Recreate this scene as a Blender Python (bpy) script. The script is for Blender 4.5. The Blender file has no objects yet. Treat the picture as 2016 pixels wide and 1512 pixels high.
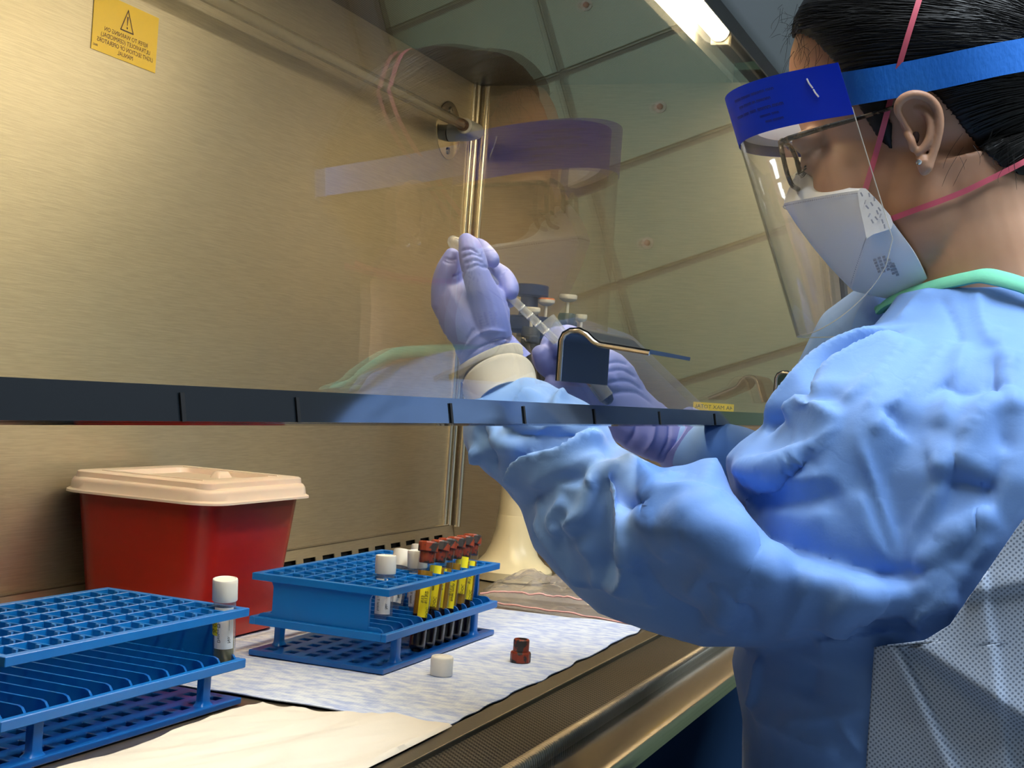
import bpy, bmesh, math, random
import numpy as np
from mathutils import Vector, Matrix, noise
from mathutils.bvhtree import BVHTree
from mathutils.kdtree import KDTree
random.seed(7); rng = np.random.default_rng(7)
scene = bpy.context.scene
COL = scene.collection
rad = math.radians

# ------------------------------------------------------------------ camera
# X runs along the cabinet towards its far end, Y towards its back wall, Z up; the work surface is z = 0
F_PX = 2800.0; YAW = rad(21.1); ROLL = rad(3.95); PITCH = rad(.22)
CAM = Vector((0, 0, .254))
_F = Vector((math.cos(YAW)*math.cos(PITCH), math.sin(YAW)*math.cos(PITCH), math.sin(PITCH)))
_R0 = Vector((math.sin(YAW), -math.cos(YAW), 0)); _U0 = _R0.cross(_F)
_U = math.cos(ROLL)*_U0 - math.sin(ROLL)*_R0
_R = math.cos(ROLL)*_R0 + math.sin(ROLL)*_U0
camd = bpy.data.cameras.new('camera'); cam = bpy.data.objects.new('camera', camd); COL.objects.link(cam)
camd.sensor_fit = 'HORIZONTAL'; camd.sensor_width = 36; camd.lens = 36*F_PX/2016
camd.clip_start = .02; camd.clip_end = 50
cam.matrix_world = Matrix.Translation(CAM) @ Matrix((_R, _U, -_F)).transposed().to_4x4()
scene.camera = cam

# ------------------------------------------------------------------ world, exposure
w = bpy.data.worlds.new('world'); scene.world = w; w.use_nodes = True
w.node_tree.nodes['Background'].inputs[0].default_value = (.55, .68, .9, 1)
w.node_tree.nodes['Background'].inputs[1].default_value = .10
vs = scene.view_settings
scene.display_settings.display_device = 'sRGB'
vs.view_transform = 'Standard'; vs.look = 'None'; vs.exposure = 0.0; vs.gamma = 1; vs.use_curve_mapping = False
cy = scene.cycles; cy.use_light_tree = False; cy.adaptive_threshold = .04; cy.max_bounces = 7; cy.diffuse_bounces = 3; cy.glossy_bounces = 4; cy.transmission_bounces = 2; cy.transparent_max_bounces = 24; cy.caustics_reflective = False; cy.caustics_refractive = False

# ceiling troffers of the room (cool daylight tubes); their frames are built further down
def area(name, loc, size, power, color, target):
    l = bpy.data.lights.new(name, 'AREA'); l.shape = 'RECTANGLE'; l.size, l.size_y = size
    l.energy = power; l.color = color
    o = bpy.data.objects.new(name, l); COL.objects.link(o); o.location = loc
    o.rotation_euler = (Vector(target)-Vector(loc)).to_track_quat('-Z', 'Y').to_euler()
    return o
TROFFERS = [(.78, -.26), (1.45, -1.55)]
for tx, ty in TROFFERS:
    area('ceiling_light_glow', (tx, ty, 1.70), (1.15, .55), 44, (.80, .90, 1.0), (tx, ty, 0))

# ------------------------------------------------------------------ helpers
def ray(x, y): return _F + _R*((x-1008)/F_PX) - _U*((y-756)/F_PX)
def at(x, y, X=None, Y=None, Z=None, D=None):
    """the place seen at a pixel of the 2016x1512 photo, on a plane of the room or at an axial depth"""
    d = ray(x, y)
    t = D if D is not None else (X-CAM.x)/d.x if X is not None else (Y-CAM.y)/d.y if Y is not None else (Z-CAM.z)/d.z
    return CAM + d*t
def MPP(p): return (Vector(p)-CAM).dot(_F)/F_PX      # metres per photo pixel at a place

class MB:
    def __init__(s): s.v = []; s.f = []
    def add(s, vs_, fs_):
        o = len(s.v); s.v += [tuple(v) for v in vs_]; s.f += [tuple(i+o for i in f) for f in fs_]
    def box(s, lo, hi, M=None):
        (a, b, c), (d, e, f) = lo, hi
        vs_ = [Vector(p) for p in ((a,b,c),(d,b,c),(d,e,c),(a,e,c),(a,b,f),(d,b,f),(d,e,f),(a,e,f))]
        if M: vs_ = [M @ p for p in vs_]
        s.add(vs_, [(0,3,2,1),(4,5,6,7),(0,1,5,4),(1,2,6,5),(2,3,7,6),(3,0,4,7)]); return s
    def lathe(s, prof, n=24, M=None):
        vs_ = []; fs_ = []; m = len(prof)
        for i in range(n):
            a = 2*math.pi*i/n
            for r, z in prof: vs_.append(Vector((r*math.cos(a), r*math.sin(a), z)))
        for i in range(n):
            j = (i+1) % n
            for k in range(m-1): fs_.append((i*m+k, j*m+k, j*m+k+1, i*m+k+1))
        fs_.append(tuple(i*m for i in range(n))[::-1]); fs_.append(tuple(i*m+m-1 for i in range(n)))
        if M: vs_ = [M @ v for v in vs_]
        s.add(vs_, fs_); return s
    def tube(s, pts, r, n=10, flat=None, up=None, round_ends=False):
        """swept tube; r a number or a list; flat squashes it along its second axis"""
        pts = [Vector(p) for p in pts]; N = len(pts)
        rs = [r]*N if not hasattr(r, '__len__') else list(r)
        if round_ends:
            q, qr = [], []
            d0 = (pts[0]-pts[1]).normalized(); d1 = (pts[-1]-pts[-2]).normalized()
            for t in (1.35, 1.05, .7): 
                aa = t/1.4*math.pi/2
                q.append(pts[0]+d0*rs[0]*math.sin(aa)); qr.append(rs[0]*math.cos(aa)+1e-5)
            q += pts; qr += rs
            for t in (.7, 1.05, 1.35):
                aa = t/1.4*math.pi/2
                q.append(pts[-1]+d1*rs[-1]*math.sin(aa)); qr.append(rs[-1]*math.cos(aa)+1e-5)
            pts, rs, N = q, qr, len(q)
        tan = [(pts[min(i+1, N-1)]-pts[max(i-1, 0)]).normalized() for i in range(N)]
        u = Vector(up) if up else Vector((.13, .21, 1))
        if abs(u.normalized().dot(tan[0])) > .95: u = Vector((1, .3, .1))
        vs_ = []; fs_ = []
        for i in range(N):
            a = tan[i].cross(u).normalized(); b = a.cross(tan[i]).normalized()
            if not up: u = b
            fl = 1 if flat is None else flat
            for k in range(n):
                t = 2*math.pi*k/n
                vs_.append(pts[i] + a*(rs[i]*math.cos(t)) + b*(rs[i]*fl*math.sin(t)))
        for i in range(N-1):
            for k in range(n):
                j = (k+1) % n
                fs_.append((i*n+k, i*n+j, (i+1)*n+j, (i+1)*n+k))
        fs_.append(tuple(range(n))[::-1]); fs_.append(tuple((N-1)*n+k for k in range(n)))
        s.add(vs_, fs_); return s
    def plate(s, xs, ys, holes, z0, z1, M=None):
        """flat plate on a grid of lines with the cells in `holes` cut through"""
        nx, ny = len(xs), len(ys); idx = {}; vs_ = []; fs_ = []
        def V(i, j, k):
            if (i, j, k) not in idx:
                idx[i, j, k] = len(vs_); vs_.append(Vector((xs[i], ys[j], (z0, z1)[k])))
            return idx[i, j, k]
        solid = lambda i, j: 0 <= i < nx-1 and 0 <= j < ny-1 and (i, j) not in holes
        for i in range(nx-1):
            for j in range(ny-1):
                if not solid(i, j): continue
                fs_.append((V(i,j,1), V(i+1,j,1), V(i+1,j+1,1), V(i,j+1,1)))
                fs_.append((V(i,j,0), V(i,j+1,0), V(i+1,j+1,0), V(i+1,j,0)))
                if not solid(i-1, j): fs_.append((V(i,j,0), V(i,j,1), V(i,j+1,1), V(i,j+1,0)))
                if not solid(i+1, j): fs_.append((V(i+1,j,0), V(i+1,j+1,0), V(i+1,j+1,1), V(i+1,j,1)))
                if not solid(i, j-1): fs_.append((V(i,j,0), V(i+1,j,0), V(i+1,j,1), V(i,j,1)))
                if not solid(i, j+1): fs_.append((V(i,j+1,0), V(i,j+1,1), V(i+1,j+1,1), V(i+1,j+1,0)))
        if M: vs_ = [M @ v for v in vs_]
        s.add(vs_, fs_); return s
    def sheet(s, P, thick=0.0):
        """grid of points P[i][j] as a sheet, given a thickness along its normals"""
        n, m = len(P), len(P[0]); vs_ = [Vector(p) for r_ in P for p in r_]; fs_ = []
        for i in range(n-1):
            for j in range(m-1): fs_.append((i*m+j, i*m+j+1, (i+1)*m+j+1, (i+1)*m+j))
        if thick:
            nor = []
            for i in range(n):
                for j in range(m):
                    a = Vector(P[min(i+1,n-1)][j])-Vector(P[max(i-1,0)][j]); b = Vector(P[i][min(j+1,m-1)])-Vector(P[i][max(j-1,0)])
                    nor.append(a.cross(b).normalized())
            o = len(vs_); vs_ += [v-nn*thick for v, nn in zip(vs_, nor)]
            fs_ += [tuple(k+o for k in f[::-1]) for f in fs_]
            edge = [(0,j) for j in range(m)] + [(i,m-1) for i in range(1,n)] + [(n-1,j) for j in range(m-2,-1,-1)] + [(i,0) for i in range(n-2,0,-1)]
            e = [i*m+j for i, j in edge]
            for a, b in zip(e, e[1:]+e[:1]): fs_.append((a, a+o, b+o, b))
        s.add(vs_, fs_); return s
    def data(s, name, smooth=35):
        me = bpy.data.meshes.new(name); me.from_pydata(s.v, [], s.f); me.update()
        if smooth:
            me.shade_smooth(); me.set_sharp_from_angle(angle=rad(smooth))
        return me
    def build(s, name, mat, parent=None, smooth=35, bevel=0, seg=2, fix=True):
        me = s.data(name, smooth)
        if fix:
            bm = bmesh.new(); bm.from_mesh(me); bmesh.ops.recalc_face_normals(bm, faces=bm.faces); bm.to_mesh(me); bm.free()
        return link(name, me, mat, parent, bevel, seg)

def link(name, me, mat, parent=None, bevel=0, seg=2):
    o = bpy.data.objects.new(name, me); COL.objects.link(o)
    if mat and not me.materials: me.materials.append(mat)
    o.parent = parent
    if bevel:
        b = o.modifiers.new('bevel', 'BEVEL'); b.width = bevel; b.segments = seg; b.limit_method = 'ANGLE'; b.angle_limit = rad(40); b.harden_normals = False
    return o
def thing(name, label, cat, loc=(0, 0, 0), rotz=0, group=None):
    o = bpy.data.objects.new(name, None); COL.objects.link(o); o.empty_display_size = .02
    o.location = loc; o.rotation_euler = (0, 0, rotz)
    return tag(o, label, cat, group)
def tag(o, label, cat, group=None, kind=None):
    o['label'] = label; o['category'] = cat
    if group: o['group'] = group
    if kind: o['kind'] = kind
    return o
def struct(o): o['kind'] = 'structure'; return o
def local(parent, p): return Vector(p)-parent.location       # parents here carry no scale

_TXT = {}
def text_flat(s, size, align='CENTER'):
    """triangulated lettering in the XY plane as (verts, faces)"""
    k = (s, align)
    if k not in _TXT:
        c = bpy.data.curves.new('t', 'FONT'); c.body = s; c.align_x = align; c.align_y = 'CENTER'; c.resolution_u = 2
        o = bpy.data.objects.new('t', c); COL.objects.link(o)
        me = bpy.data.meshes.new_from_object(o.evaluated_get(bpy.context.evaluated_depsgraph_get()))
        _TXT[k] = ([v.co.copy() for v in me.vertices], [tuple(p.vertices) for p in me.polygons])
        bpy.data.objects.remove(o); bpy.data.curves.remove(c); bpy.data.meshes.remove(me)
    v, f = _TXT[k]
    return [p*size for p in v], f

# ------------------------------------------------------------------ materials
MATS = {}
def mat(name, color, rough=.5, metal=0.0, spec=.5, noise_amt=0, noise_scale=50, color2=None, bump=0, bump_scale=200, bump_stretch=(1,1,1),
        stretch=(1,1,1), sheen=0, sss=0, sss_r=(1,.3,.15), aniso=0, tangent=None, coat=0, emit=None, emit_s=0, ior=1.45, ramp=(.35,.65), bump_dist=.001, trans=0, alpha=1):
    if name in MATS: return MATS[name]
    m = bpy.data.materials.new(name); m.use_nodes = True; nt = m.node_tree; b = nt.nodes['Principled BSDF']
    b.inputs['Base Color'].default_value = (*color, 1); b.inputs['Roughness'].default_value = rough
    b.inputs['Metallic'].default_value = metal; b.inputs['Specular IOR Level'].default_value = spec; b.inputs['IOR'].default_value = ior
    if sheen: b.inputs['Sheen Weight'].default_value = sheen
    if sss:
        b.inputs['Subsurface Weight'].default_value = sss; b.inputs['Subsurface Radius'].default_value = sss_r; b.inputs['Subsurface Scale'].default_value = .004
    if coat: b.inputs['Coat Weight'].default_value = coat
    if trans: b.inputs['Transmission Weight'].default_value = trans
    if alpha < 1: b.inputs['Alpha'].default_value = alpha
    if aniso:
        b.inputs['Anisotropic'].default_value = aniso
        if tangent:
            cx = nt.nodes.new('ShaderNodeCombineXYZ')
            for i in range(3): cx.inputs[i].default_value = tangent[i]
            nt.links.new(cx.outputs[0], b.inputs['Tangent'])
    if emit: b.inputs['Emission Color'].default_value = (*emit, 1); b.inputs['Emission Strength'].default_value = emit_s
    tc = None
    def coords(st):
        nonlocal tc
        tc = tc or nt.nodes.new('ShaderNodeTexCoord')
        mp = nt.nodes.new('ShaderNodeMapping'); mp.inputs['Scale'].default_value = st
        nt.links.new(tc.outputs['Object'], mp.inputs[0]); return mp.outputs[0]
    if color2 is not None:
        n = nt.nodes.new('ShaderNodeTexNoise'); n.inputs['Scale'].default_value = noise_scale; n.inputs['Detail'].default_value = 3
        nt.links.new(coords(stretch), n.inputs['Vector'])
        r = nt.nodes.new('ShaderNodeValToRGB'); r.color_ramp.elements[0].position, r.color_ramp.elements[1].position = ramp
        r.color_ramp.elements[0].color = (*color, 1); r.color_ramp.elements[1].color = (*color2, 1)
        nt.links.new(n.outputs['Fac'], r.inputs[0]); nt.links.new(r.outputs[0], b.inputs['Base Color'])
    if bump:
        n = nt.nodes.new('ShaderNodeTexNoise'); n.inputs['Scale'].default_value = bump_scale; n.inputs['Detail'].default_value = 2
        nt.links.new(coords(bump_stretch), n.inputs['Vector'])
        bp = nt.nodes.new('ShaderNodeBump'); bp.inputs['Strength'].default_value = bump; bp.inputs['Distance'].default_value = bump_dist
        nt.links.new(n.outputs['Fac'], bp.inputs['Height']); nt.links.new(bp.outputs[0], b.inputs['Normal'])
    MATS[name] = m; return m
def clear(name, tint=(1,1,1), ior=1.5, rough=.0, milky=0, milk=(1,1,1), gain=1.0):
    """thin clear sheet: reflection after Fresnel, the rest passes straight through"""
    if name in MATS: return MATS[name]
    m = bpy.data.materials.new(name); m.use_nodes = True; nt = m.node_tree; nt.nodes.clear()
    out = nt.nodes.new('ShaderNodeOutputMaterial'); fr = nt.nodes.new('ShaderNodeFresnel'); fr.inputs[0].default_value = ior
    # entering and leaving faces reflect alike: feed the node the inverse index on the far face
    ge = nt.nodes.new('ShaderNodeNewGeometry'); mi = nt.nodes.new('ShaderNodeMapRange'); mi.inputs['To Min'].default_value = ior; mi.inputs['To Max'].default_value = 1/ior
    nt.links.new(ge.outputs['Backfacing'], mi.inputs['Value']); nt.links.new(mi.outputs[0], fr.inputs[0])
    tr = nt.nodes.new('ShaderNodeBsdfTransparent'); tr.inputs[0].default_value = (*tint, 1)
    gl = nt.nodes.new('ShaderNodeBsdfGlossy'); gl.inputs['Roughness'].default_value = rough
    mx = nt.nodes.new('ShaderNodeMixShader'); base = tr
    if milky:
        df = nt.nodes.new('ShaderNodeBsdfDiffuse'); df.inputs[0].default_value = (*milk, 1)
        tl = nt.nodes.new('ShaderNodeBsdfTranslucent'); tl.inputs[0].default_value = (*milk, 1)
        a = nt.nodes.new('ShaderNodeMixShader'); a.inputs[0].default_value = .5; nt.links.new(df.outputs[0], a.inputs[1]); nt.links.new(tl.outputs[0], a.inputs[2])
        mm = nt.nodes.new('ShaderNodeMixShader'); mm.inputs[0].default_value = milky
        nt.links.new(tr.outputs[0], mm.inputs[1]); nt.links.new(a.outputs[0], mm.inputs[2]); base = mm
    nt.links.new(fr.outputs[0], mx.inputs[0]); nt.links.new(base.outputs[0], mx.inputs[1]); nt.links.new(gl.outputs[0], mx.inputs[2])
    nt.links.new(mx.outputs[0], out.inputs[0]); MATS[name] = m; return m
def dotted(name, color, dark, pitch, frac, rough, metal, axes=(0, 1)):
    """perforated sheet: rows of fine punched dots too small to build"""
    m = mat(name, color, rough, metal); nt = m.node_tree; b = nt.nodes['Principled BSDF']
    tc = nt.nodes.new('ShaderNodeTexCoord'); sx = nt.nodes.new('ShaderNodeSeparateXYZ'); nt.links.new(tc.outputs['Object'], sx.inputs[0])
    def sq(o):
        a = nt.nodes.new('ShaderNodeMath'); a.operation = 'MULTIPLY'; a.inputs[1].default_value = 2*math.pi/pitch; nt.links.new(o, a.inputs[0])
        c = nt.nodes.new('ShaderNodeMath'); c.operation = 'SINE'; nt.links.new(a.outputs[0], c.inputs[0]); return c.outputs[0]
    p = nt.nodes.new('ShaderNodeMath'); p.operation = 'MULTIPLY'
    nt.links.new(sq(sx.outputs[axes[0]]), p.inputs[0]); nt.links.new(sq(sx.outputs[axes[1]]), p.inputs[1])
    g = nt.nodes.new('ShaderNodeMath'); g.operation = 'GREATER_THAN'; g.inputs[1].default_value = frac; nt.links.new(p.outputs[0], g.inputs[0])
    mx = nt.nodes.new('ShaderNodeMixRGB'); mx.inputs[1].default_value = (*color, 1); mx.inputs[2].default_value = (*dark, 1)
    nt.links.new(g.outputs[0], mx.inputs[0]); nt.links.new(mx.outputs[0], b.inputs['Base Color'])
    bp = nt.nodes.new('ShaderNodeBump'); bp.inputs['Strength'].default_value = .5; bp.inputs['Distance'].default_value = .0006; bp.invert = True
    nt.links.new(g.outputs[0], bp.inputs['Height']); nt.links.new(bp.outputs[0], b.inputs['Normal'])
    return m

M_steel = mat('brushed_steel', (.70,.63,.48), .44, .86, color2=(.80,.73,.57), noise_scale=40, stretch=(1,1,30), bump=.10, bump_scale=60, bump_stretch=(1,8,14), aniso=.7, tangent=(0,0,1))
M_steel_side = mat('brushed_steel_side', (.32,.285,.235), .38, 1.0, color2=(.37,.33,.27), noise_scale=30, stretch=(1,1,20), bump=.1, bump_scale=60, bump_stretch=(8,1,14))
M_polish = mat('polished_steel', (.42,.40,.36), .16, 1.0, bump=.05, bump_scale=30, bump_stretch=(.3,6,6))
M_steel_dull = mat('dull_steel', (.20,.18,.145), .42, 1.0, bump=.1, bump_scale=150)
M_glass = clear('sash_glass', (.97,.985,.97), 1.52)
M_black = mat('black', (.01,.01,.012), .4)
M_dark = mat('recess_shade', (.012,.01,.008), .8)
M_green = mat('green_block_paint', (.17,.235,.135), .45, color2=(.195,.26,.155), noise_scale=6, bump=.35, bump_scale=90, bump_dist=.002)
M_mortar = mat('mortar', (.085,.10,.07), .7, bump=.4, bump_scale=120)
M_panelgrey = mat('cabinet_enamel', (.075,.082,.095), .45)
M_white_en = mat('white_enamel', (.85,.80,.68), .35)
# ------------------------------------------------------------------ the room
def W(o, parent):
    """parent an object built in room coordinates"""
    o.parent = parent; o.matrix_parent_inverse = Matrix.Translation(-parent.location)
    return o
FLOOR, CEIL, XW = -.93, 1.75, 2.45
M_floor = mat('vinyl_floor', (.42,.43,.44), .4, color2=(.48,.49,.50), noise_scale=20)
M_ceil = mat('ceiling_tile', (.75,.76,.76), .8, bump=.3, bump_scale=80)
M_wall = mat('room_wall_paint', (.42,.45,.44), .6, bump=.1, bump_scale=60)
struct(MB().box((-1.8,-2.6,FLOOR-.05), (XW+.1,1.45,FLOOR)).build('floor', M_floor, smooth=0))
struct(MB().box((-1.8,-2.6,CEIL), (XW+.1,1.45,CEIL+.05)).build('ceiling', M_ceil, smooth=0))
struct(MB().box((-1.85,-2.6,FLOOR), (-1.8,1.45,CEIL)).build('wall_left', M_wall, smooth=0))
struct(MB().box((-1.8,1.40,FLOOR), (XW+.1,1.45,CEIL)).build('wall_back', M_wall, smooth=0))
struct(MB().box((-1.8,-2.65,FLOOR), (XW+.1,-2.6,CEIL)).build('wall_front', M_wall, smooth=0))
wall = struct(MB().box((XW+.006,-2.6,FLOOR), (XW+.1,1.40,CEIL)).build('wall_right', M_mortar, smooth=0))
BH, BL = .203, .406
bme = MB().box((0, .005, .005), (.02, BL-.005, BH-.005)).data('concrete_block', 0); bme.materials.append(M_green)
bm = bmesh.new(); bm.from_mesh(bme); bmesh.ops.bevel(bm, geom=list(bm.edges), offset=.004, segments=2, affect='EDGES'); bm.to_mesh(bme); bm.free()
for k in range(-6, 7):
    z0 = .403 + k*BH
    if z0 < FLOOR-.01 or z0+BH > CEIL+.02: continue
    off = -.107      # stack bond
    for j in range(-6, 4):
        y0 = off + j*BL
        if y0 < -2.55 or y0+BL > 1.42: continue
        b = link('concrete_block', bme, None, wall); b.location = (XW, y0, z0)
M_rust = mat('rusty_plug', (.30,.07,.03), .6); M_halo = mat('filler_ring', (.40,.36,.28), .7)
for y, z in ((.0495,.890), (-.0397,.663), (-.0294,1.118)):
    p = MB().lathe([(.011,-.0005),(.011,.001),(.009,.0016),(.0001,.0018)], 20, Matrix.Translation((XW-.0005,y,z)) @ Matrix.Rotation(-math.pi/2,4,'Y')).build('filler_patch', M_halo, wall)
    q = MB().lathe([(.0055,-.001),(.0055,.004),(.003,.0055),(.0001,.0058)], 16, Matrix.Translation((XW-.0005,y,z)) @ Matrix.Rotation(-math.pi/2,4,'Y')).build('wall_plug', M_rust, wall)

dr = struct(MB().box((XW-.045,-2.55,FLOOR), (XW-.004,-.47,1.66)).build('added_door_1', mat('added_door_dark', (.045,.042,.040), .5), smooth=0))  # unseen dark door, added to keep the reflections in the sash dim
dt = MB().plate([-2.59,-2.55,-.47,-.41], [FLOOR,1.66,1.72], {(1,0)}, 0, .03, Matrix.Translation((XW-.03,0,0)) @ Matrix(((0,0,1,0),(1,0,0,0),(0,1,0,0),(0,0,0,1)))).build('added_door_frame', mat('added_frame_dark', (.06,.06,.058), .5), dr, smooth=0)
MB().tube([(XW-.045,-.55,.12),(XW-.085,-.55,.12),(XW-.09,-.66,.12)], .009, 10).build('added_door_handle', mat('added_door_steel', (.5,.5,.5), .3, 1.0), dr)
M_frame_w = mat('white_frame', (.8,.8,.8), .5)
for i, (tx, ty) in enumerate(TROFFERS):
    t = thing('ceiling_light', ('recessed ceiling light panel nearer the photographer', 'recessed ceiling light panel behind the worker')[i], 'ceiling light', (tx, ty, CEIL), group='room ceiling lights')
    MB().plate([-.62,-.58,.58,.62], [-.32,-.28,.28,.32], {(1,1)}, -.06, 0).build('frame', M_frame_w, t, smooth=0)
    MB().box((-.58,-.28,-.01), (.58,.28,-.002)).build('reflector', M_frame_w, t, smooth=0)

# ------------------------------------------------------------------ the safety cabinet
cab = thing('biosafety_cabinet', 'stainless steel biosafety cabinet with sloped glass sash and lit work area', 'cabinet', (1.1, .58, FLOOR))
def C_(mb, name, m, smooth=35, bevel=0, parent=None, **k):
    o = mb.build(name, m, smooth=smooth, bevel=bevel, **k)
    if parent is None: return W(o, cab)
    o.parent = parent; return o
X0, X1, YB, ZC = .16, 2.0, .862, .714
C_(MB().box((X0,YB,-.01), (X1,YB+.006,ZC)), 'back_panel', M_steel, 0)
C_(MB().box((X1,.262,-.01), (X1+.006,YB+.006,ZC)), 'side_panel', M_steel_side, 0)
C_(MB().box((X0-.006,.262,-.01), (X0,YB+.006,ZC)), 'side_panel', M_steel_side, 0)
mb = MB()
for dx, dy, r in ((-.004,-.004,.0055), (-.002,-.018,.005), (-.016,-.002,.004)):
    mb.tube([(X1+dx,YB+dy,.040), (X1+dx,YB+dy,ZC-.001)], r, 12)
C_(mb, 'corner_trim', mat('trim_steel', (.78,.70,.54), .22, 1.0))
C_(MB().box((X0,.402,-.006), (X1,YB,0)), 'work_surface', M_steel_side, 0)
C_(MB().box((X0,.386,-.004), (X1,.4045,.003)), 'grille_rim', M_steel_dull, 0, bevel=.001)
# woven intake grille: rods across and along, rolled over at the front
yb, yf = .387, .327
C_(MB().box((X0,yf+.005,-.0035), (X1,yb,-.0012)), 'grille_plate', dotted('perforated_grille', (.15,.135,.11), (.006,.005,.004), .0056, -.02, .5, .85), 0)
mb = MB()      # the punched edge rolls over the front as a row of fine ridges
for x in np.arange(.70, 1.85, .0042):
    prof = [(yf+.0095,-.0015), (yf+.0075,-.0004)] + [(yf+.006-.006*math.sin(a), -.0062+.006*math.cos(a)) for a in (0,.4,.8,1.2,1.57)] + [(yf,-.013)]
    vs_ = []; fs_ = []
    for (y, z) in prof:
        for dx, e in ((-.0014,-.0012), (-.0006,.0004), (.0006,.0004), (.0014,-.0012)): vs_.append((x+dx, y-e*.4, z+e))
    for i in range(len(prof)-1):
        for k in (0, 1, 2): fs_.append((i*4+k, i*4+k+1, (i+1)*4+k+1, (i+1)*4+k))
    mb.add(vs_, fs_)
C_(mb, 'grille_ridges', mat('ridge_steel', (.34,.31,.26), .35, 1.0), 60, fix=False)['kind'] = 'stuff'
C_(MB().box((X0,.3285,-.03), (X1,.402,-.0036)), 'plenum_shade', M_dark, 0)  # near-black box puts the shade under the grille into its colour
# rolled steel front sill and the panel under it
prof = [(.330,-.014), (.300,-.0125), (.2865,-.0115), (.2815,-.0125), (.279,-.016), (.279,-.019)]
C_(MB().sheet([[(x,y,z) for (y,z) in prof] for x in np.linspace(X0,X1+.05,10)], .003), 'front_sill', M_polish, 60)
prof = [(.2792,-.0185), (.281,-.035), (.287,-.06), (.293,-.10), (.296,-.20), (.298,-.93)]
C_(MB().sheet([[(x,y,z) for (y,z) in prof] for x in np.linspace(X0,X1+.05,6)], .003), 'lower_front_panel', mat('gown_reflection_navy', (.014,.036,.085), .8, spec=0), 60)  # navy colour stands for the gown mirrored in the steel panel
C_(MB().box((X0-.05,.305,FLOOR), (X1+.05,YB+.03,-.032)), 'cabinet_base', M_panelgrey, 0)
# perforated supply diffuser, lamp channel, outer panel
C_(MB().box((X0,.466,ZC), (X1,YB+.006,ZC+.004)), 'air_diffuser', dotted('perforated_diffuser', (.30,.265,.20), (.06,.05,.036), .0042, .35, .4, 1.0), 0)
prof = [(.466,.714), (.464,.742), (.402,.747), (.378,.722), (.354,.668), (.346,.642)]
C_(MB().sheet([[(x,y,z) for (y,z) in prof] for x in np.linspace(X0,X1,6)], .002), 'lamp_channel', M_white_en, 50)
ts = math.tan(rad(10)); YS = lambda z: .272 + ts*(z-.254)
prof = [(YS(.628)-.006,.628), (YS(.628)-.018,.631), (YS(.628)-.022,.64), (YS(1.25)-.022,1.25)]
C_(MB().sheet([[(x,y,z) for (y,z) in prof] for x in np.linspace(X0-.05,X1+.07,6)], .012), 'outer_front_panel', M_panelgrey, 40)
C_(MB().box((X0-.05,.48,ZC+.04), (X1+.07,YB+.03,1.25)), 'outer_shell', M_panelgrey, 0)
C_(MB().box((X1+.008,.30,-.03), (X1+.07,YB+.03,ZC+.02)), 'outer_side', M_panelgrey, 0)
# sash frame post at the far end (leaning with the glass)
zz = [.20,.66]
C_(MB().tube([(X1+.003,YS(z)-.012,z) for z in zz], .006, 8), 'sash_guide', mat('guide_metal', (.05,.05,.05), .3, .6))
C_(MB().tube([(X1+.016,YS(z)-.014,z) for z in zz], .004, 8), 'sash_guide', mat('guide_bright', (.5,.5,.5), .3, 1.0))
# slotted return-air strip along the foot of the back wall
xs = [X0]; 
holes = set(); k = 0
x = 1.552-.0488*28-.0155
while x < X1-.03:
    xs += [x, x+.031]; holes.add((len(xs)-2, 1)); x += .0488
xs.append(X1-.001)
Mst = Matrix.Translation((0,YB-.016,.0)) @ Matrix.Rotation(rad(80),4,'X')
strip = C_(MB().plate(xs, [0,.0235,.0300,.042], holes, 0, .0012, Mst), 'return_air_strip', M_steel, 0)
C_(MB().box((X0,YB-.0075,.0405), (X1-.001,YB,.0425)), 'strip_lip', M_steel_side, 0, bevel=.0006)
C_(MB().box((X0,YB-.006,.002), (X1-.001,YB-.0045,.036)), 'strip_shade', M_dark, 0)  # near-black sheet paints the shade behind the slots

# warning sticker on the back wall (the photograph is a mirror image, so its print runs backwards)
M_yel = mat('sticker_yellow', (.92,.62,.004), .38); M_ink = mat('brown_ink', (.10,.045,.004), .5)
st = C_(MB().box((1.086,YB-.0008,.544), (1.1865,YB-.0002,.599)), 'warning_label', M_yel, 0)
def flat_text(mb, lines, org, ux, uz, nrm):
    """lines: (string, x, z, size) set in the plane org + ux*x + uz*z"""
    for s_, x, z, sz in lines:
        v, f = text_flat(s_, sz)
        mb.add([Vector(org)+Vector(ux)*(p.x+x)+Vector(uz)*(p.y+z)+Vector(nrm)*.0002 for p in v], f)
mb = MB(); cx = 1.137; oy = YB-.0009
flat_text(mb, [('REFER TO WARNING ON',0,.0205,.0060), ('ULTRAVIOLET (GERMICIDAL)',0,.0145,.0060), ('LIGHT SECTION OF OPERATORS',0,.0085,.0060), ('MANUAL',0,.0027,.0060), ('.',0,.034,.018), ('38642',.0455,.0025,.0030)],
          (cx,oy,.5465), (-1,0,0), (0,0,1), (0,-1,0))
def bar2(mb, a, b, w, org, y):
    a, b = Vector((a[0],0,a[1])), Vector((b[0],0,b[1])); d = (b-a).normalized(); nn = Vector((-d.z,0,d.x))*w/2; e = d*w/2
    mb.add([Vector(org)+p+Vector((0,y,0)) for p in (a-nn-e, b-nn+e, b+nn+e, a+nn-e)], [(0,1,2,3)])
tri = [(-.0098,.0262), (.0098,.0262), (0,.0465)]
for a, b in zip(tri, tri[1:]+tri[:1]): bar2(mb, a, b, .0013, (cx,oy,.5465), -.0002)
mb.add([(cx-.0013,oy-.0002,.5465+.0405), (cx+.0013,oy-.0002,.5465+.0405), (cx+.0003,oy-.0002,.5465+.0318), (cx-.0003,oy-.0002,.5465+.0318)], [(0,1,2,3)])
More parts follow.
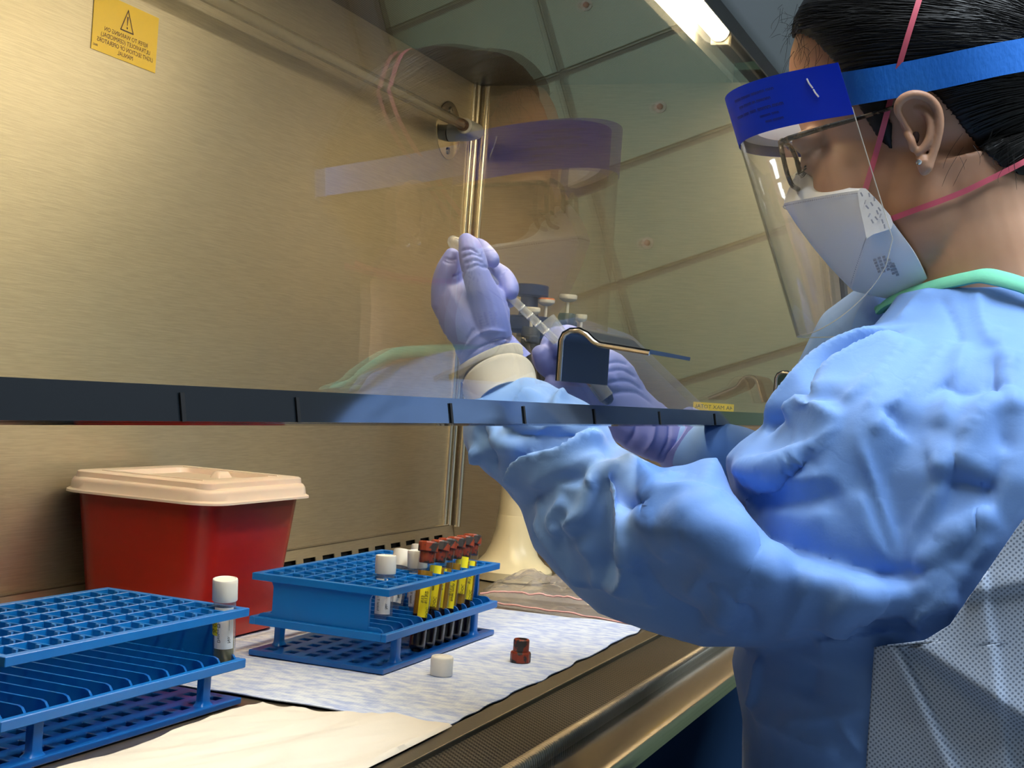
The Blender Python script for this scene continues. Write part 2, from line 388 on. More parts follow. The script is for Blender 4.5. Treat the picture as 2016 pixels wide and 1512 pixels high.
o = mb.build('lettering', M_ink, smooth=0, fix=False); o.parent = st; 
# small load label beside the outlet on the far side wall
lb = C_(MB().box((X1-.0008,.432,.234), (X1-.0002,.491,.2545)), 'outlet_label', M_yel, 0)
mb = MB(); flat_text(mb, [('4A MAX TOTAL',0,.0135,.0078)], (X1-.0009,.4615,.235), (0,1,0), (0,0,1), (-1,0,0))
o = mb.build('lettering', M_black, smooth=0, fix=False); o.parent = lb

# the sliding glass sash
sash = C_(MB().sheet([[(x, YS(z), z) for z in (.2355,.38,.52,.66)] for x in (X0+.005, X1)], .005), 'sash', M_glass, 0)
o = MB().box((X0+.005,-.0062,0), (X1,.0062,.0118), Matrix.Translation((0,YS(.2352)+.0025,.2352)) @ Matrix.Rotation(-rad(10),4,'X')).build('edge_strip', mat('sash_edge', (.012,.016,.02), .07, 0, spec=.9, ior=1.7), smooth=0); o.parent = sash
M_tick = mat('tick_black', (.003,.003,.003), .8)
for x in (.393, .468, .612, .7096, .8326, .9857, 1.16):
    o = MB().box((x-.0012,-.0005,0), (x+.0012,0,.0095), Matrix.Translation((0,YS(.2362)-.0040,.2362)) @ Matrix.Rotation(-rad(10),4,'X')).build('scale_mark', M_tick, smooth=0); o.parent = sash
def handle(x0, x1):
    # steel finger grip: upright plate on the glass, shoulder, outward flange
    pr = [(0,.008), (0,.031), (-.0015,.0345), (-.005,.0365), (-.010,.037), (-.0145,.035), (-.0185,.0315), (-.0225,.0295), (-.028,.0290), (-.052,.0265)]
    P = [[(x, YS(.247)-.004+y, .2355+z+.0172) for (y, z) in pr] for x in np.linspace(x0, x1, 4)]
    o = MB().sheet(P, .0022).build('handle', mat('handle_dark', (.008,.012,.018), .38, 0, spec=.3), smooth=60)
    o.parent = sash
    MB().tube(P[0], .0013, 8).build('edge', mat('handle_edge', (.62,.52,.40), .25, 1.0), sash); return o
handle(.765,.858); handle(1.425,1.50)

# ------------------------------------------------------------------ lamps
lamp = thing('fluorescent_lamp', 'lit fluorescent tube along the top front of the cabinet', 'lamp', (1.0, .433, .747))
def T_(mb, name, m, parent, **k): o = mb.build(name, m, **k); return W(o, parent)
LAMP_S = 35
M_lampglow = mat('lamp_glow', (1,1,1), .5, emit=(1.0,.82,.55), emit_s=LAMP_S)
ly, lz = .433, .7255
T_(MB().tube([(X0+.06,ly,lz), (1.765,ly,lz)], .013, 16), 'tube', M_lampglow, lamp)
for x, d in ((1.765,1), (X0+.06,-1)):
    T_(MB().tube([(x,ly,lz), (x+d*.012,ly,lz)], .0128, 16), 'end_cap', mat('lamp_cap_metal', (.7,.66,.55), .3, 1.0), lamp)
    T_(MB().box((x+d*.012-.007,ly-.012,lz-.016), (x+d*.012+.007,ly+.012,.745)), 'socket', M_white_en, lamp, smooth=0, bevel=.002)
uv = thing('ultraviolet_lamp', 'unlit clear germicidal tube mounted along the steel back wall', 'lamp', (1.9035, YB, .6267))
uy, uz = .8215, .6267
T_(MB().tube([(X0+.1,uy,uz), (1.868,uy,uz)], .0078, 14), 'tube', clear('quartz_glass', (.90,.86,.76), 1.6, .04, milky=.30, milk=(.9,.84,.66)), uv)
T_(MB().lathe([(.0425,0),(.0425,.0014),(.041,.0018),(.0001,.0018)], 40, Matrix.Translation((1.9035,YB,uz)) @ Matrix.Rotation(rad(90),4,'X')), 'mounting_plate', mat('plate_steel', (.60,.54,.42), .2, 1.0), uv)
for dz in (-.030, .030):
    T_(MB().lathe([(.0052,0),(.0052,.0016),(.004,.0022),(.0018,.0022),(.0016,.0012),(.0001,.0012)], 16, Matrix.Translation((1.9035,YB-.0018,uz+dz)) @ Matrix.Rotation(rad(90),4,'X')), 'screw', M_polish, uv)
M_sock = mat('socket_white', (.82,.78,.66), .35)
T_(MB().tube([(1.9035,YB-.0018,uz-.004), (1.905,uy+.006,uz-.002), (1.906,uy-.006,uz)], [.0125,.0130,.0115], 18), 'socket_arm', M_sock, uv)
T_(MB().tube([(1.866,uy,uz), (1.916,uy,uz)], .0118, 18, round_ends=False), 'socket', M_sock, uv, bevel=.003)
T_(MB().tube([(1.855,uy,uz), (1.868,uy,uz)], .0084, 14), 'end_cap', mat('lamp_cap_dark', (.22,.10,.05), .35, .8), uv)
# ------------------------------------------------------------------ things on the work surface
def rrect(hx, hy, r, n=6):
    out = []
    for (sx, sy, a0) in ((1,1,0), (-1,1,90), (-1,-1,180), (1,-1,270)):
        for k in range(n+1):
            a = rad(a0+90*k/n); out.append((sx*(hx-r)+r*math.cos(a), sy*(hy-r)+r*math.sin(a)))
    return out
def loft(mb, loops, cap0=True, cap1=True):
    m = len(loops[0]); vs_ = [p for l in loops for p in l]; fs_ = []
    for i in range(len(loops)-1):
        for k in range(m):
            j = (k+1) % m; fs_.append((i*m+k, i*m+j, (i+1)*m+j, (i+1)*m+k))
    if cap0: fs_.append(tuple(range(m))[::-1])
    if cap1: fs_.append(tuple((len(loops)-1)*m+k for k in range(m)))
    mb.add(vs_, fs_); return mb

# sharps container
M_red = mat('red_plastic', (.36,.012,.004), .28, spec=.5, sss=.15, sss_r=(1,.1,.03))
M_lid = mat('lid_plastic', (.84,.70,.62), .38, sss=.25, sss_r=(1,.6,.4))
sh = thing('sharps_container', 'red plastic sharps container with pinkish white lid against the back wall', 'container', (1.168,.772,.0034))
L = [(z, .0775+.012*z/.135, .064+.012*z/.135) for z in (0,.002,.06,.115,.135)]
mb = MB(); loft(mb, [[(x,y,z) for x, y in rrect(hx-(.004 if z==0 else 0), hy-(.004 if z==0 else 0), .026)] for z, hx, hy in L]); mb.build('body', M_red, sh, smooth=40)
mb = MB(); mb.box((-.006,-.0772,.004),(.012,-.070,.128), Matrix.Rotation(rad(0),4,'Z')); 
hx, hy = .0965, .083
lid = loft(MB(), [[(x,y,z) for x, y in rrect(hx+dx, hy+dx, .030)] for z, dx in ((.1295,.0022),(.1315,.0020),(.1330,-.0002),(.1395,-.0010),(.1425,-.0025),(.1435,-.0060))]).build('lid', M_lid, sh, smooth=50)
# raised square platform of the lid with a sunken square hatch
loft(MB(), [[(x,y,z) for x, y in rrect(ax, ay, .012)] for z, ax, ay in ((.1430,.0875,.0745),(.1480,.0868,.0738),(.1490,.0855,.0725),(.1490,.060,.0525),(.1440,.0585,.0510))], True, True).build('lid_platform', M_lid, lid, smooth=40)
MB().box((-.050,-.043,.1438),(.050,.043,.1452)).build('hatch', mat('hatch_plastic', (.70,.58,.48), .35), lid, smooth=0, bevel=.002)
mb = MB(); loft(mb, [[(.030+x,-.012+y,z) for x, y in rrect(a, b, .003)] for z, a, b in ((.1450,.013,.006),(.1505,.009,.004),(.1512,.008,.003))]); mb.build('hatch_tab', M_lid, lid, smooth=40, bevel=0)
for sx in (-1, 1):
    MB().box((sx*.0655-.002,-.055,.1488),(sx*.0655+.002,.055,.1500)).build('hatch_rail', M_lid, lid, smooth=0, bevel=.0005)

# blue racks
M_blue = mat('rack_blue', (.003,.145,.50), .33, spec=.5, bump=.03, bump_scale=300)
RL, RW, RH = .258, .135, .073
def make_rack(loc, rot, label):
    r = thing('test_tube_rack', label, 'rack', loc, rot, 'blue test tube racks')
    NX, NY = 12, 6; px_, py_ = .0205, .0208
    def lines(n, pitch, hole, half):
        a = [-half]
        for i in range(n):
            c = (i-(n-1)/2)*pitch; a += [c-hole/2, c+hole/2]
        return a + [half]
    xs, ys = lines(NX, px_, .0192, RL/2), lines(NY, py_, .0195, RW/2)
    H = {(2*i+1, 2*j+1) for i in range(NX) for j in range(NY)}
    top = MB().plate(xs, ys, H, RH-.0062, RH).build('top_grid', M_blue, r, smooth=0, bevel=.0004, seg=1)
    mb = MB()      # moulding nubs in the cells of the grid
    for i in range(NX):
        for j in range(NY):
            cx_, cy_ = (i-(NX-1)/2)*px_+.009, (j-(NY-1)/2)*py_
            mb.box((cx_-.0013,cy_-.0016,RH-.004), (cx_+.0006,cy_+.0016,RH-.0006))
    mb.build('grid_nubs', mat('rack_blue_glint', (.05,.24,.62), .3), top, smooth=0)['kind'] = 'stuff'  # paler blue paints the glints on the nubs
    mb = MB()
    for sy in (-1, 1): mb.box((-RL/2,sy*(RW/2-.0025)-.0025,.0275), (RL/2,sy*(RW/2-.0025)+.0025,.0345))
    for sx in (-1, 1): mb.box((sx*(RL/2-.003)-.003,-RW/2+.005,.0275), (sx*(RL/2-.003)+.003,RW/2-.005,.0345))
    for j in range(1, NY): mb.box((-RL/2+.006,(j-NY/2)*py_-.004,.0276), (RL/2-.006,(j-NY/2)*py_+.004,.0290))
    sh_ = mb.build('shelf', M_blue, r, smooth=0, bevel=.0006, seg=1)
    # ribs over the shelf with rounded ends
    h = RW/2-.006
    rb = MB(); loft(rb, [[(x,-h,.028),(x,-h,.0345),(x,-h+.002,.0372),(x,-h+.005,.0382),(x,h-.005,.0382),(x,h-.002,.0372),(x,h,.0345),(x,h,.028)] for x in (-.0011,.0011)])
    rme = rb.data('rib', 40); rme.materials.append(M_blue)
    for i in range(NX+1):
        o = link('rib', rme, None, sh_); o.location = ((i-NX/2)*px_, 0, 0)
    xs2, ys2 = lines(NX, px_, .0105, RL/2-.001), lines(NY, py_, .0095, RW/2-.001)
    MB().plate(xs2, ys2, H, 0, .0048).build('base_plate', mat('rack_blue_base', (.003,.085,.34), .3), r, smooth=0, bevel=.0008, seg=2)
    for sx in (-1, 1):
        for sy in (-1, 1):
            cx_, cy_ = sx*(RL/2-.040), sy*(RW/2-.009)
            loft(MB(), [[(cx_+x*k,cy_+y*k2,z) for x, y in rrect(.0048,.0034,.0015,2)] for z, k, k2 in ((.0045,1.7,1.4),(.0065,1.15,1.1),(.009,1,1),(.025,1,1),(.0285,1.5,1.3))]).build('post', M_blue, r, smooth=40)
        cx_ = sx*(RL/2-.0060)
        mb = MB(); loft(mb, [[(cx_+dx,y,z) for y, z in ((-.0475,.0345),(-.0495,.032),(.0495,.032),(.0475,.0345),(.0475,.062),(.049,.0655),(.0525,.0672),(-.0525,.0672),(-.049,.0655),(-.0475,.062))] for dx in (-.0016,.0016)])
        mb.build('end_panel', M_blue, r, smooth=30)
    return r
rack_b = make_rack((1.098+RL/2, .5225+RW/2, .0034), 0, 'blue test tube rack holding the red-capped blood tubes')
rack_a = make_rack((.9445-RL/2+.002, .570+RW/2, .0012), rad(-2.2), 'nearest blue test tube rack with one white-capped tube in front corner')

# blood tubes with red and grey stoppers
M_tube = clear('tube_glass', (.97,.97,.97), 1.48)
M_blood = mat('blood', (.006,.0015,.002), .12); M_serum = mat('serum', (.30,.16,.008), .12, sss=.3, sss_r=(1,.6,.1))
M_stop = mat('stopper_rubber', (.25,.036,.012), .45, color2=(.034,.028,.025), noise_scale=110, ramp=(.49,.53))
M_lab_y = mat('label_yellow', (.86,.72,.01), .5); M_pen = mat('pen_ink', (.012,.012,.015), .6)
M_labw = mat('label_white', (.80,.80,.80), .5)
def arc_patch(r, a0, a1, z0, z1, n=14):
    return [[(r*math.cos(a), r*math.sin(a), z) for z in np.linspace(z0, z1, 4)] for a in np.linspace(a0, a1, n)]
def arc_text(mb, s_, size, r, ang, zc, mirror=1):
    """lettering running up the tube, bent round it"""
    v, f = text_flat(s_, size)
    mb.add([(r*math.cos(ang+mirror*p.y/r), r*math.sin(ang+mirror*p.y/r), zc+p.x) for p in v], f)
def tilt_to(o, base, top):
    d = (Vector(top)-Vector(base)).normalized(); o.location = base
    o.rotation_mode = 'QUATERNION'; o.rotation_quaternion = Vector((0,0,1)).rotation_difference(d) @ Matrix.Rotation(o.get('spin', 0.0), 3, 'Z').to_quaternion()
def blood_tube(base, top, spin, label, serum_top, blood_top, lab, texts, wide=1.35):
    t = thing('blood_tube', label, 'test tube', group='blood tubes in the rack'); t['spin'] = spin; tilt_to(t, base, top); del t['spin']
    R_ = .0079; zt = .0944
    bot = lambda r: [(r*math.sin(a)+1e-4, r-r*math.cos(a)) for a in np.linspace(0, math.pi/2, 7)]
    MB().lathe(bot(R_)+[(R_,zt)], 24).build('tube', M_tube, t, smooth=60)
    ri = R_-.0008
    MB().lathe([(r,z+.0008) for r, z in bot(ri)]+[(ri,blood_top)], 24).build('blood', M_blood, t, smooth=60)
    MB().lathe([(ri,blood_top+.0001),(ri,serum_top)], 24).build('serum', M_serum, t, smooth=60)
    s_ = MB().lathe([(.0066,.0835),(.0071,.0845),(.0071,.0945)], 24).build('stopper', M_stop, t, smooth=40)
    MB().lathe([(.0090,.0940),(.0096,.0945),(.0096,.1020),(.0090,.1035),(.0055,.1035),(.0048,.1015),(.0001,.1015)], 12).build('stopper_rim', M_stop, s_, smooth=20)
    lb_ = MB().sheet(arc_patch(R_+.0002, -wide/2, wide/2, *lab)).build('label', M_lab_y, t, smooth=60, fix=False)
    mb = MB()
    for s2, size, ang, zc in texts: arc_text(mb, s2, size, R_+.0005, ang, zc, 1)
    if texts: mb.build('handwriting', M_pen, lb_, smooth=0, fix=False)
    return t
CAMANG = math.pi*1.12       # the side of an upright tube that faces the photographer
names = ['front-most blood tube of the row, wide yellow label low down', 'second blood tube from the front, label above brown gel', 'third blood tube in the row, narrow yellow label',
         'fourth blood tube in the row, stopper mostly grey', 'fifth blood tube in the row, yellow label raised highest', 'farthest blood tube of the row, at the far end of the rack']
bases = [(1.2005,.5400),(1.2210,.5395),(1.2410,.5390),(1.2610,.5385),(1.2815,.5385),(1.3020,.5380)]
tops = [(1.2200,.5430),(1.2480,.5430),(1.2650,.5430),(1.2870,.5430),(1.3090,.5430),(1.3270,.5430)]
spec_ = [(.076,.036,(.033,.066),.35,1.3), (.078,.038,(.040,.079),-.15,1.5), (.075,.036,(.037,.074),-.15,1.0), (.078,.036,(.034,.068),.25,.9), (.079,.036,(.046,.0825),.0,1.6), (.077,.038,(.038,.0765),.1,1.3)]
wr = ['9/13/2', 'mwuln', '9/13', 'nuw mun wn', '10/31', '9/13/2', 'mwnuu', '10/31 n']      # pen scrawl, not readable in the photo
for i, (b_, t_, (st_, bt_, lab, da, wd)) in enumerate(zip(bases, tops, spec_)):
    tx = [('DOC', .0042, .42, lab[0]+.005), (wr[i], .0046, .10, (lab[0]+lab[1])/2+.002), (wr[(i+2) % 8], .0040, -.30, (lab[0]+lab[1])/2)]
    tx = [q for q in tx if abs(q[2])+.2 < wd/2+.12]
    zb = .0078
    blood_tube((b_[0],b_[1],zb-.003), (t_[0],t_[1],zb+.100), CAMANG+da, names[i], st_, bt_, lab, tx, wd)

# white-capped plastic sample tubes
M_cap = mat('white_cap', (.82,.80,.74), .38, sss=.4, sss_r=(1,.9,.7)); M_plast = clear('tube_plastic', (.94,.94,.93), 1.45, .1, milky=.22, milk=(.95,.95,.92))
M_urine = mat('yellow_liquid', (.33,.26,.05), .15)
def cap_mesh(mb, z0, r=.0096, h=.0168):
    n = 48; prof = [(r*.97,z0,0),(r,z0+.0006,1),(r,z0+h-.0016,1),(r*.965,z0+h-.0003,0),(r*.86,z0+h,0),(r*.82,z0+h-.0006,0),(.0001,z0+h-.0006,0)]
    vs_ = []; m = len(prof)
    for i in range(n):
        a = 2*math.pi*i/n
        for r_, z, k in prof: rr_ = r_-(.00022 if (k and i % 2) else 0); vs_.append((rr_*math.cos(a), rr_*math.sin(a), z))
    fs_ = [(i*m+k, ((i+1) % n)*m+k, ((i+1) % n)*m+k+1, i*m+k+1) for i in range(n) for k in range(m-1)] + [tuple(i*m for i in range(n))[::-1]]
    mb.add(vs_, fs_); return mb
def white_tube(base, top, spin, label, fill=.018, ylab=False, text='Initial T', full=True):
    t = thing('sample_tube', label, 'test tube', group='white-capped sample tubes'); t['spin'] = spin; tilt_to(t, base, top); del t['spin']
    R_ = .0085
    MB().lathe([(.0001,.0),(R_-.001,0),(R_,.001),(R_,.050)], 24).build('tube', M_plast, t, smooth=50)
    if fill: MB().lathe([(.0001,.0015),(R_-.0012,.0015),(R_-.0012,fill)], 24).build('liquid', M_urine, t, smooth=50)
    cap_mesh(MB(), .0475).build('cap', M_cap, t, smooth=50)
    lb_ = MB().sheet(arc_patch(R_+.0002, -.85, 1.0, .0115, .0435)).build('label', M_labw, t, smooth=60, fix=False)
    mb = MB(); arc_text(mb, text, .0036, R_+.0004, -.35, .020, 1); arc_text(mb, 'No.', .0036, R_+.0004, .55, .019, 1)
    for a in (-.38, .55): mb.sheet(arc_patch(R_+.0004, a-.012, a+.012, .026, .0405, 2))
    mb.build('printing', M_pen, lb_, smooth=0, fix=False)
    if ylab:
        l2 = MB().sheet(arc_patch(R_+.0004, -1.45, -.50, .0215, .0405)).build('yellow_label', M_lab_y, t, smooth=60, fix=False)
        mb = MB()
        for s2, z in (('SID 6', .034), ('DOB 8', .0295), ('DOC', .025)):
            v, f = text_flat(s2, .0042)
            mb.add([((R_+.0007)*math.cos(-.90-p.x/R_), (R_+.0007)*math.sin(-.90-p.x/R_), z+p.y) for p in v], f)
        mb.build('printing', M_pen, l2, smooth=0, fix=False)
    return t
white_tube((.9385,.5815,.0325), (.9310,.5805,.0970), CAMANG+.05, 'white-capped sample tube with yellow sticker in the nearest rack', ylab=True, text='Date')
white_tube((1.1700,.5610,.0315), (1.1715,.5630,.0960), CAMANG-.2, 'upright white-capped sample tube, lowest of the caps in the far rack', 0)
white_tube((1.2270,.5790,.0315), (1.2520,.5830,.0950), CAMANG-.2, 'tilted white-capped sample tube standing highest behind the upright one', 0)
white_tube((1.2330,.5560,.0315), (1.2330,.5600,.0950), CAMANG-.3, 'white-capped sample tube half hidden between two others in far rack', 0)
white_tube((1.2730,.5780,.0315), (1.2850,.5800,.0960), CAMANG-.3, 'white-capped sample tube directly behind the front-most blood tube', 0)

# loose cap and loose stopper on the pad
PADZ = .0022
c = MB(); n = 48
c.lathe([(.0078,.014),(.0080,.0003),(.0094,0),(.0098,.001),(.0098,.0148),(.0092,.0162),(.0084,.0166),(.0001,.0166)], 40)
o = tag(c.build('screw_cap', M_cap, smooth=45), 'loose white screw cap lying on the blue pad', 'cap'); o.location = (1.136,.4855,PADZ+.0006)
s_ = thing('rubber_stopper', 'loose red and grey rubber stopper upside down on the pad', 'stopper', (1.2390,.4510,PADZ+.0004))
MB().lathe([(.0082,0),(.0095,.0008),(.0095,.0085),(.0088,.0100),(.0070,.0102)], 10).build('rim', M_stop, s_, smooth=20)
MB().lathe([(.0072,.0100),(.0074,.0110),(.0074,.0205),(.0066,.0216),(.0054,.0216),(.0048,.0195),(.0001,.0190)], 24).build('plug', M_stop, s_, smooth=35)

# absorbent pad and paper towel
def fabric_sheet(name, m, corner, nu, nv, zf, th, label, cat):
    A, B, C, D = [Vector(p) for p in corner]; P = []
    for i in range(nu+1):
        u = i/nu; row = []
        for j in range(nv+1):
            v = j/nv; p = (A*(1-u)+B*u)*(1-v)+(D*(1-u)+C*u)*v
            x, y, z = zf(p, u, v); row.append((x, y, z))
        P.append(row)
    o = MB().sheet(P, -th).build(name, m, smooth=60); return tag(o, label, cat)
def pad_z(p, u, v):
    e = noise.noise(Vector((p.x*18, p.y*18, 3)))*.004
    ey = e if (u < .02 or u > .98) else 0; ex = noise.noise(Vector((p.x*30, p.y*30, 9)))*.004 if (v < .02 or v > .98) else 0
    z = .0016+.0006*noise.noise(Vector((p.x*14, p.y*14, 1)))
    if u > .93: z += .004*(u-.93)/.07*max(0, noise.noise(Vector((p.y*14, 2, 2))))
    k = max(0, 1-abs(p.x-1.06)/.02)*0
    # soft rucks behind the far rack
    z += .0055*math.exp(-((p.x-1.075-.25*(p.y-.72))/.012)**2)*max(0, min(1, (p.y-.675)/.03)) + .004*math.exp(-((p.x-1.035-.25*(p.y-.72))/.010)**2)*max(0, min(1, (p.y-.68)/.03))
    return p.x+ey, p.y+ex, max(.0008, z)
def pad_mat():
    m = mat('pad_blue', (.60,.68,.87), .9); nt = m.node_tree; b = nt.nodes['Principled BSDF']
    tc = nt.nodes.new('ShaderNodeTexCoord')
    def nz(scale, st, det=6):
        mp = nt.nodes.new('ShaderNodeMapping'); mp.inputs['Scale'].default_value = st; nt.links.new(tc.outputs['Object'], mp.inputs[0])
        n_ = nt.nodes.new('ShaderNodeTexNoise'); n_.inputs['Scale'].default_value = scale; n_.inputs['Detail'].default_value = det; nt.links.new(mp.outputs[0], n_.inputs[0]); return n_.outputs['Fac']
    r = nt.nodes.new('ShaderNodeValToRGB'); r.color_ramp.elements[0].position = .36; r.color_ramp.elements[1].position = .62
    r.color_ramp.elements[0].color = (.38,.46,.72,1); r.color_ramp.elements[1].color = (.66,.71,.82,1)
    nt.links.new(nz(150, (1,.5,1)), r.inputs[0]); nt.links.new(r.outputs[0], b.inputs['Base Color'])
    wv = nt.nodes.new('ShaderNodeTexWave'); wv.inputs['Scale'].default_value = 80; wv.inputs['Distortion'].default_value = 1.0; wv.inputs['Detail'].default_value = 2
    wv.bands_direction = 'X'; nt.links.new(tc.outputs['Object'], wv.inputs[0])
    ad = nt.nodes.new('ShaderNodeMath'); ad.operation = 'MULTIPLY_ADD'; ad.inputs[1].default_value = 1.2; nt.links.new(nz(300, (1,.4,1)), ad.inputs[0]); nt.links.new(wv.outputs['Fac'], ad.inputs[2])
    bp = nt.nodes.new('ShaderNodeBump'); bp.inputs['Strength'].default_value = .55; bp.inputs['Distance'].default_value = .0010
    nt.links.new(ad.outputs[0], bp.inputs['Height']); nt.links.new(bp.outputs[0], b.inputs['Normal']); return m
fabric_sheet('absorbent_pad', pad_mat(), [(.963,.800,0),(.968,.408,0),(1.525,.411,0),(1.520,.800,0)], 120, 150, lambda p,u,v: pad_z(p, v, u), .0008, 'pale blue absorbent pad spread under the blood tube rack', 'pad')
def towel_z(p, u, v):
    q = p+Vector((0,0,0))
    z = .0055+.005*noise.noise(Vector((q.x*10+4, q.y*34+q.x*8, 5)))+.0022*(.5-abs(noise.noise(Vector((q.x*22, q.y*70+q.x*25, 8)))))
    z += .004*math.exp(-((u-.18)/.16)**2-((v-.04)/.2)**2)
    if v > .985: z = min(z, .0045)
    e = .004*noise.noise(Vector((p.y*30, 7, 1)))*(1-v)*(1 if v < .05 else 0)
    return p.x+e, p.y, max(z, .0036)
fabric_sheet('paper_towel', mat('towel_cream', (.64,.585,.50), .85, bump=.25, bump_scale=160, bump_stretch=(1,1,1), bump_dist=.0006), [(.9345,.5430,0),(.700,.5490,0),(.700,.3995,0),(.9640,.4005,0)], 90, 60, towel_z, .0005, 'cream paper towel in front of the nearest rack', 'paper towel')

# thin clear plastic bags behind the pad
M_bag = clear('bag_film', (.98,.96,.95), 1.45, .12, milky=.26, milk=(.95,.88,.82))
def bag(label, c0, sx, sy, rot, hgt, seed, lift):
    o = thing('plastic_bag', label, 'bag', c0, rot, 'clear plastic bags'); n_, m_ = 46, 38
    P = []
    for i in range(n_+1):
        row = []
        for j in range(m_+1):
            u, v = i/n_*2-1, j/m_*2-1; e = max(0, 1-u**4)*max(0, 1-v**4)
            cr = abs(noise.noise(Vector((u*2.4+seed, v*2.4, seed))))*1.1+abs(noise.noise(Vector((u*5+seed, v*6, seed+4))))*.5
            row.append((u*sx*(1+.06*noise.noise(Vector((v*3, seed, 0)))), v*sy*(1+.06*noise.noise(Vector((u*3, seed, 4)))), lift+e*hgt*(.45+cr)))
        P.append(row)
    MB().sheet(P).build('upper_film', M_bag, o, smooth=28)
    P2 = [[(x*.99, y*.99, lift*.5+.0004) for x, y, z in r_] for r_ in P[::3]]
    MB().sheet(P2).build('lower_film', M_bag, o, smooth=30)
    s = [(x*1.0, y, z+.0006) for x, y, z in P[2]]
    MB().tube(s, .0012, 6).build('zip_seal', mat('zip_pink', (.72,.40,.38), .4), o)
    return o
bag('upper clear plastic bag with a pale pink seal beside the sleeve', (1.640,.560,.001), .075, .080, rad(12), .020, 3.3, .010)
bag('lower clear plastic bag lying flat behind the pad', (1.610,.530,0), .070, .110, rad(-6), .010, 8.1, .001)

# pipette stand with hanging pipettes
M_cream = mat('stand_cream', (.80,.68,.42), .3); M_navy = mat('stand_navy', (.012,.022,.075), .35); M_char = mat('pipette_charcoal', (.03,.032,.035), .4)
SX, SY = 1.79, .674
st_ = thing('pipette_stand', 'cream pipette stand with dark blue carousel knob in the far corner', 'stand', (SX, SY, 0))
M_st = lambda prof, n=32: MB().lathe(prof, n)
M_st([(.052,0),(.0555,.002),(.0555,.013),(.053,.0165),(.045,.022),(.036,.032),(.029,.047),(.0245,.066),(.0225,.085),(.0222,.0862)], 8 if False else 40).build('base', M_cream, st_, smooth=30)
M_st([(.0218,.0862),(.0205,.12),(.0175,.18),(.0150,.25),(.0145,.33)]).build('column', M_cream, st_, smooth=60)
M_st([(.013,.330),(.036,.332),(.040,.335),(.040,.350),(.036,.353),(.014,.354),(.0125,.362),(.0115,.380)]).build('carousel', M_navy, st_, smooth=40)
M_st([(.012,.3795),(.0235,.3805),(.0250,.382),(.0250,.3945),(.0235,.396),(.0190,.3965),(.0001,.3960)]).build('knob', M_navy, st_, smooth=40)
def pipette(ang, rad_, top, colr, label, r=.0108):
    x, y = SX+rad_*math.cos(ang), SY+rad_*math.sin(ang)
    t = thing('pipette', label, 'pipette', (x, y, 0), ang, 'pipettes on the stand')
    # dark arm of the carousel holding it belongs to the pipette's finger hook
    M_st([(.004,.16),(.0055,.20),(.0085,.24),(.0115,.26),(.0125,.30),(.0125,top-.030),(.011,top-.026)]).build('body', M_char, t, smooth=50)
    loft(MB(), [[(x_,y_,z) for x_, y_ in ((-.045,-.006),(-.010,-.010),(.012,-.010),(.016,0),(.012,.010),(-.010,.010),(-.045,.006))] for z in (top-.048,top-.036)]).build('hook', M_char, t, smooth=0, bevel=.003)
    M_st([(.0022,top-.030),(.0022,top-.005)], 12).build('plunger', mat('plunger_white', (.75,.72,.66), .35), t, smooth=50)
    b = M_st([(.003,top-.0105),(r*.6,top-.0095),(r*.95,top-.0065),(r,top-.0055),(r,top-.0022)], 28).build('button', mat('button_white', (.82,.78,.68), .4), t, smooth=40)
    M_st([(r,top-.0022),(r*.97,top-.0006),(r*.86,top),(.0001,top+.0004)], 28).build('button_cap', mat('button_orange' if colr[1] < .5 else 'button_white', colr, .4), b, smooth=40)
    return t
wh = (.82,.78,.68)
def pip_at(px_, py_, Y, col_, label, r):
    p = at(px_, py_, Y=Y); d = Vector((p.x-SX, p.y-SY)); return pipette(math.atan2(d.y, d.x), d.length, p.z, col_, label, r)
pip_at(1076,587,.650,(.80,.22,.03),'pipette with an orange plunger button on the stand',.0115)
pip_at(1119,580,.640,wh,'pipette with the tallest white plunger button on the stand',.0125)
pip_at(1048,605,.655,wh,'pipette with a low white button in front of knob',.0110)
pip_at(1145,619,.615,wh,'pipette with a short white button farthest from the knob',.0080)
# ------------------------------------------------------------------ the worker
def remesh(mb, voxel, smooth=4, factor=.5, name='m'):
    """fuse overlapping closed shapes into one continuous skin"""
    me = mb.data(name, 0); o = bpy.data.objects.new('tmp', me); COL.objects.link(o)
    m = o.modifiers.new('r', 'REMESH'); m.mode = 'VOXEL'; m.voxel_size = voxel
    if smooth: s = o.modifiers.new('s', 'SMOOTH'); s.iterations = smooth; s.factor = factor
    out = bpy.data.meshes.new_from_object(o.evaluated_get(bpy.context.evaluated_depsgraph_get()))
    bpy.data.objects.remove(o); bpy.data.meshes.remove(me); out.name = name
    return out
def get_co(me):
    a = np.empty(len(me.vertices)*3); me.vertices.foreach_get('co', a); return a.reshape(-1, 3)
def get_no(me):
    a = np.empty(len(me.vertices)*3); me.vertices.foreach_get('normal', a); return a.reshape(-1, 3)
def set_co(me, a): me.vertices.foreach_set('co', a.reshape(-1)); me.update()
def bvh_of(me):
    return BVHTree.FromPolygons([v.co for v in me.vertices], [tuple(p.vertices) for p in me.polygons])
def hit(bvh, x, y):
    loc, nrm, i, d = bvh.ray_cast(CAM, ray(x, y).normalized()); return loc
def densify(pl, step=14):
    out = []
    for (a, b), (c, d) in zip(pl, pl[1:]):
        n = max(1, int(math.hypot(c-a, d-b)/step)); out += [(a+(c-a)*k/n, b+(d-b)*k/n) for k in range(n)]
    return out+[pl[-1]]
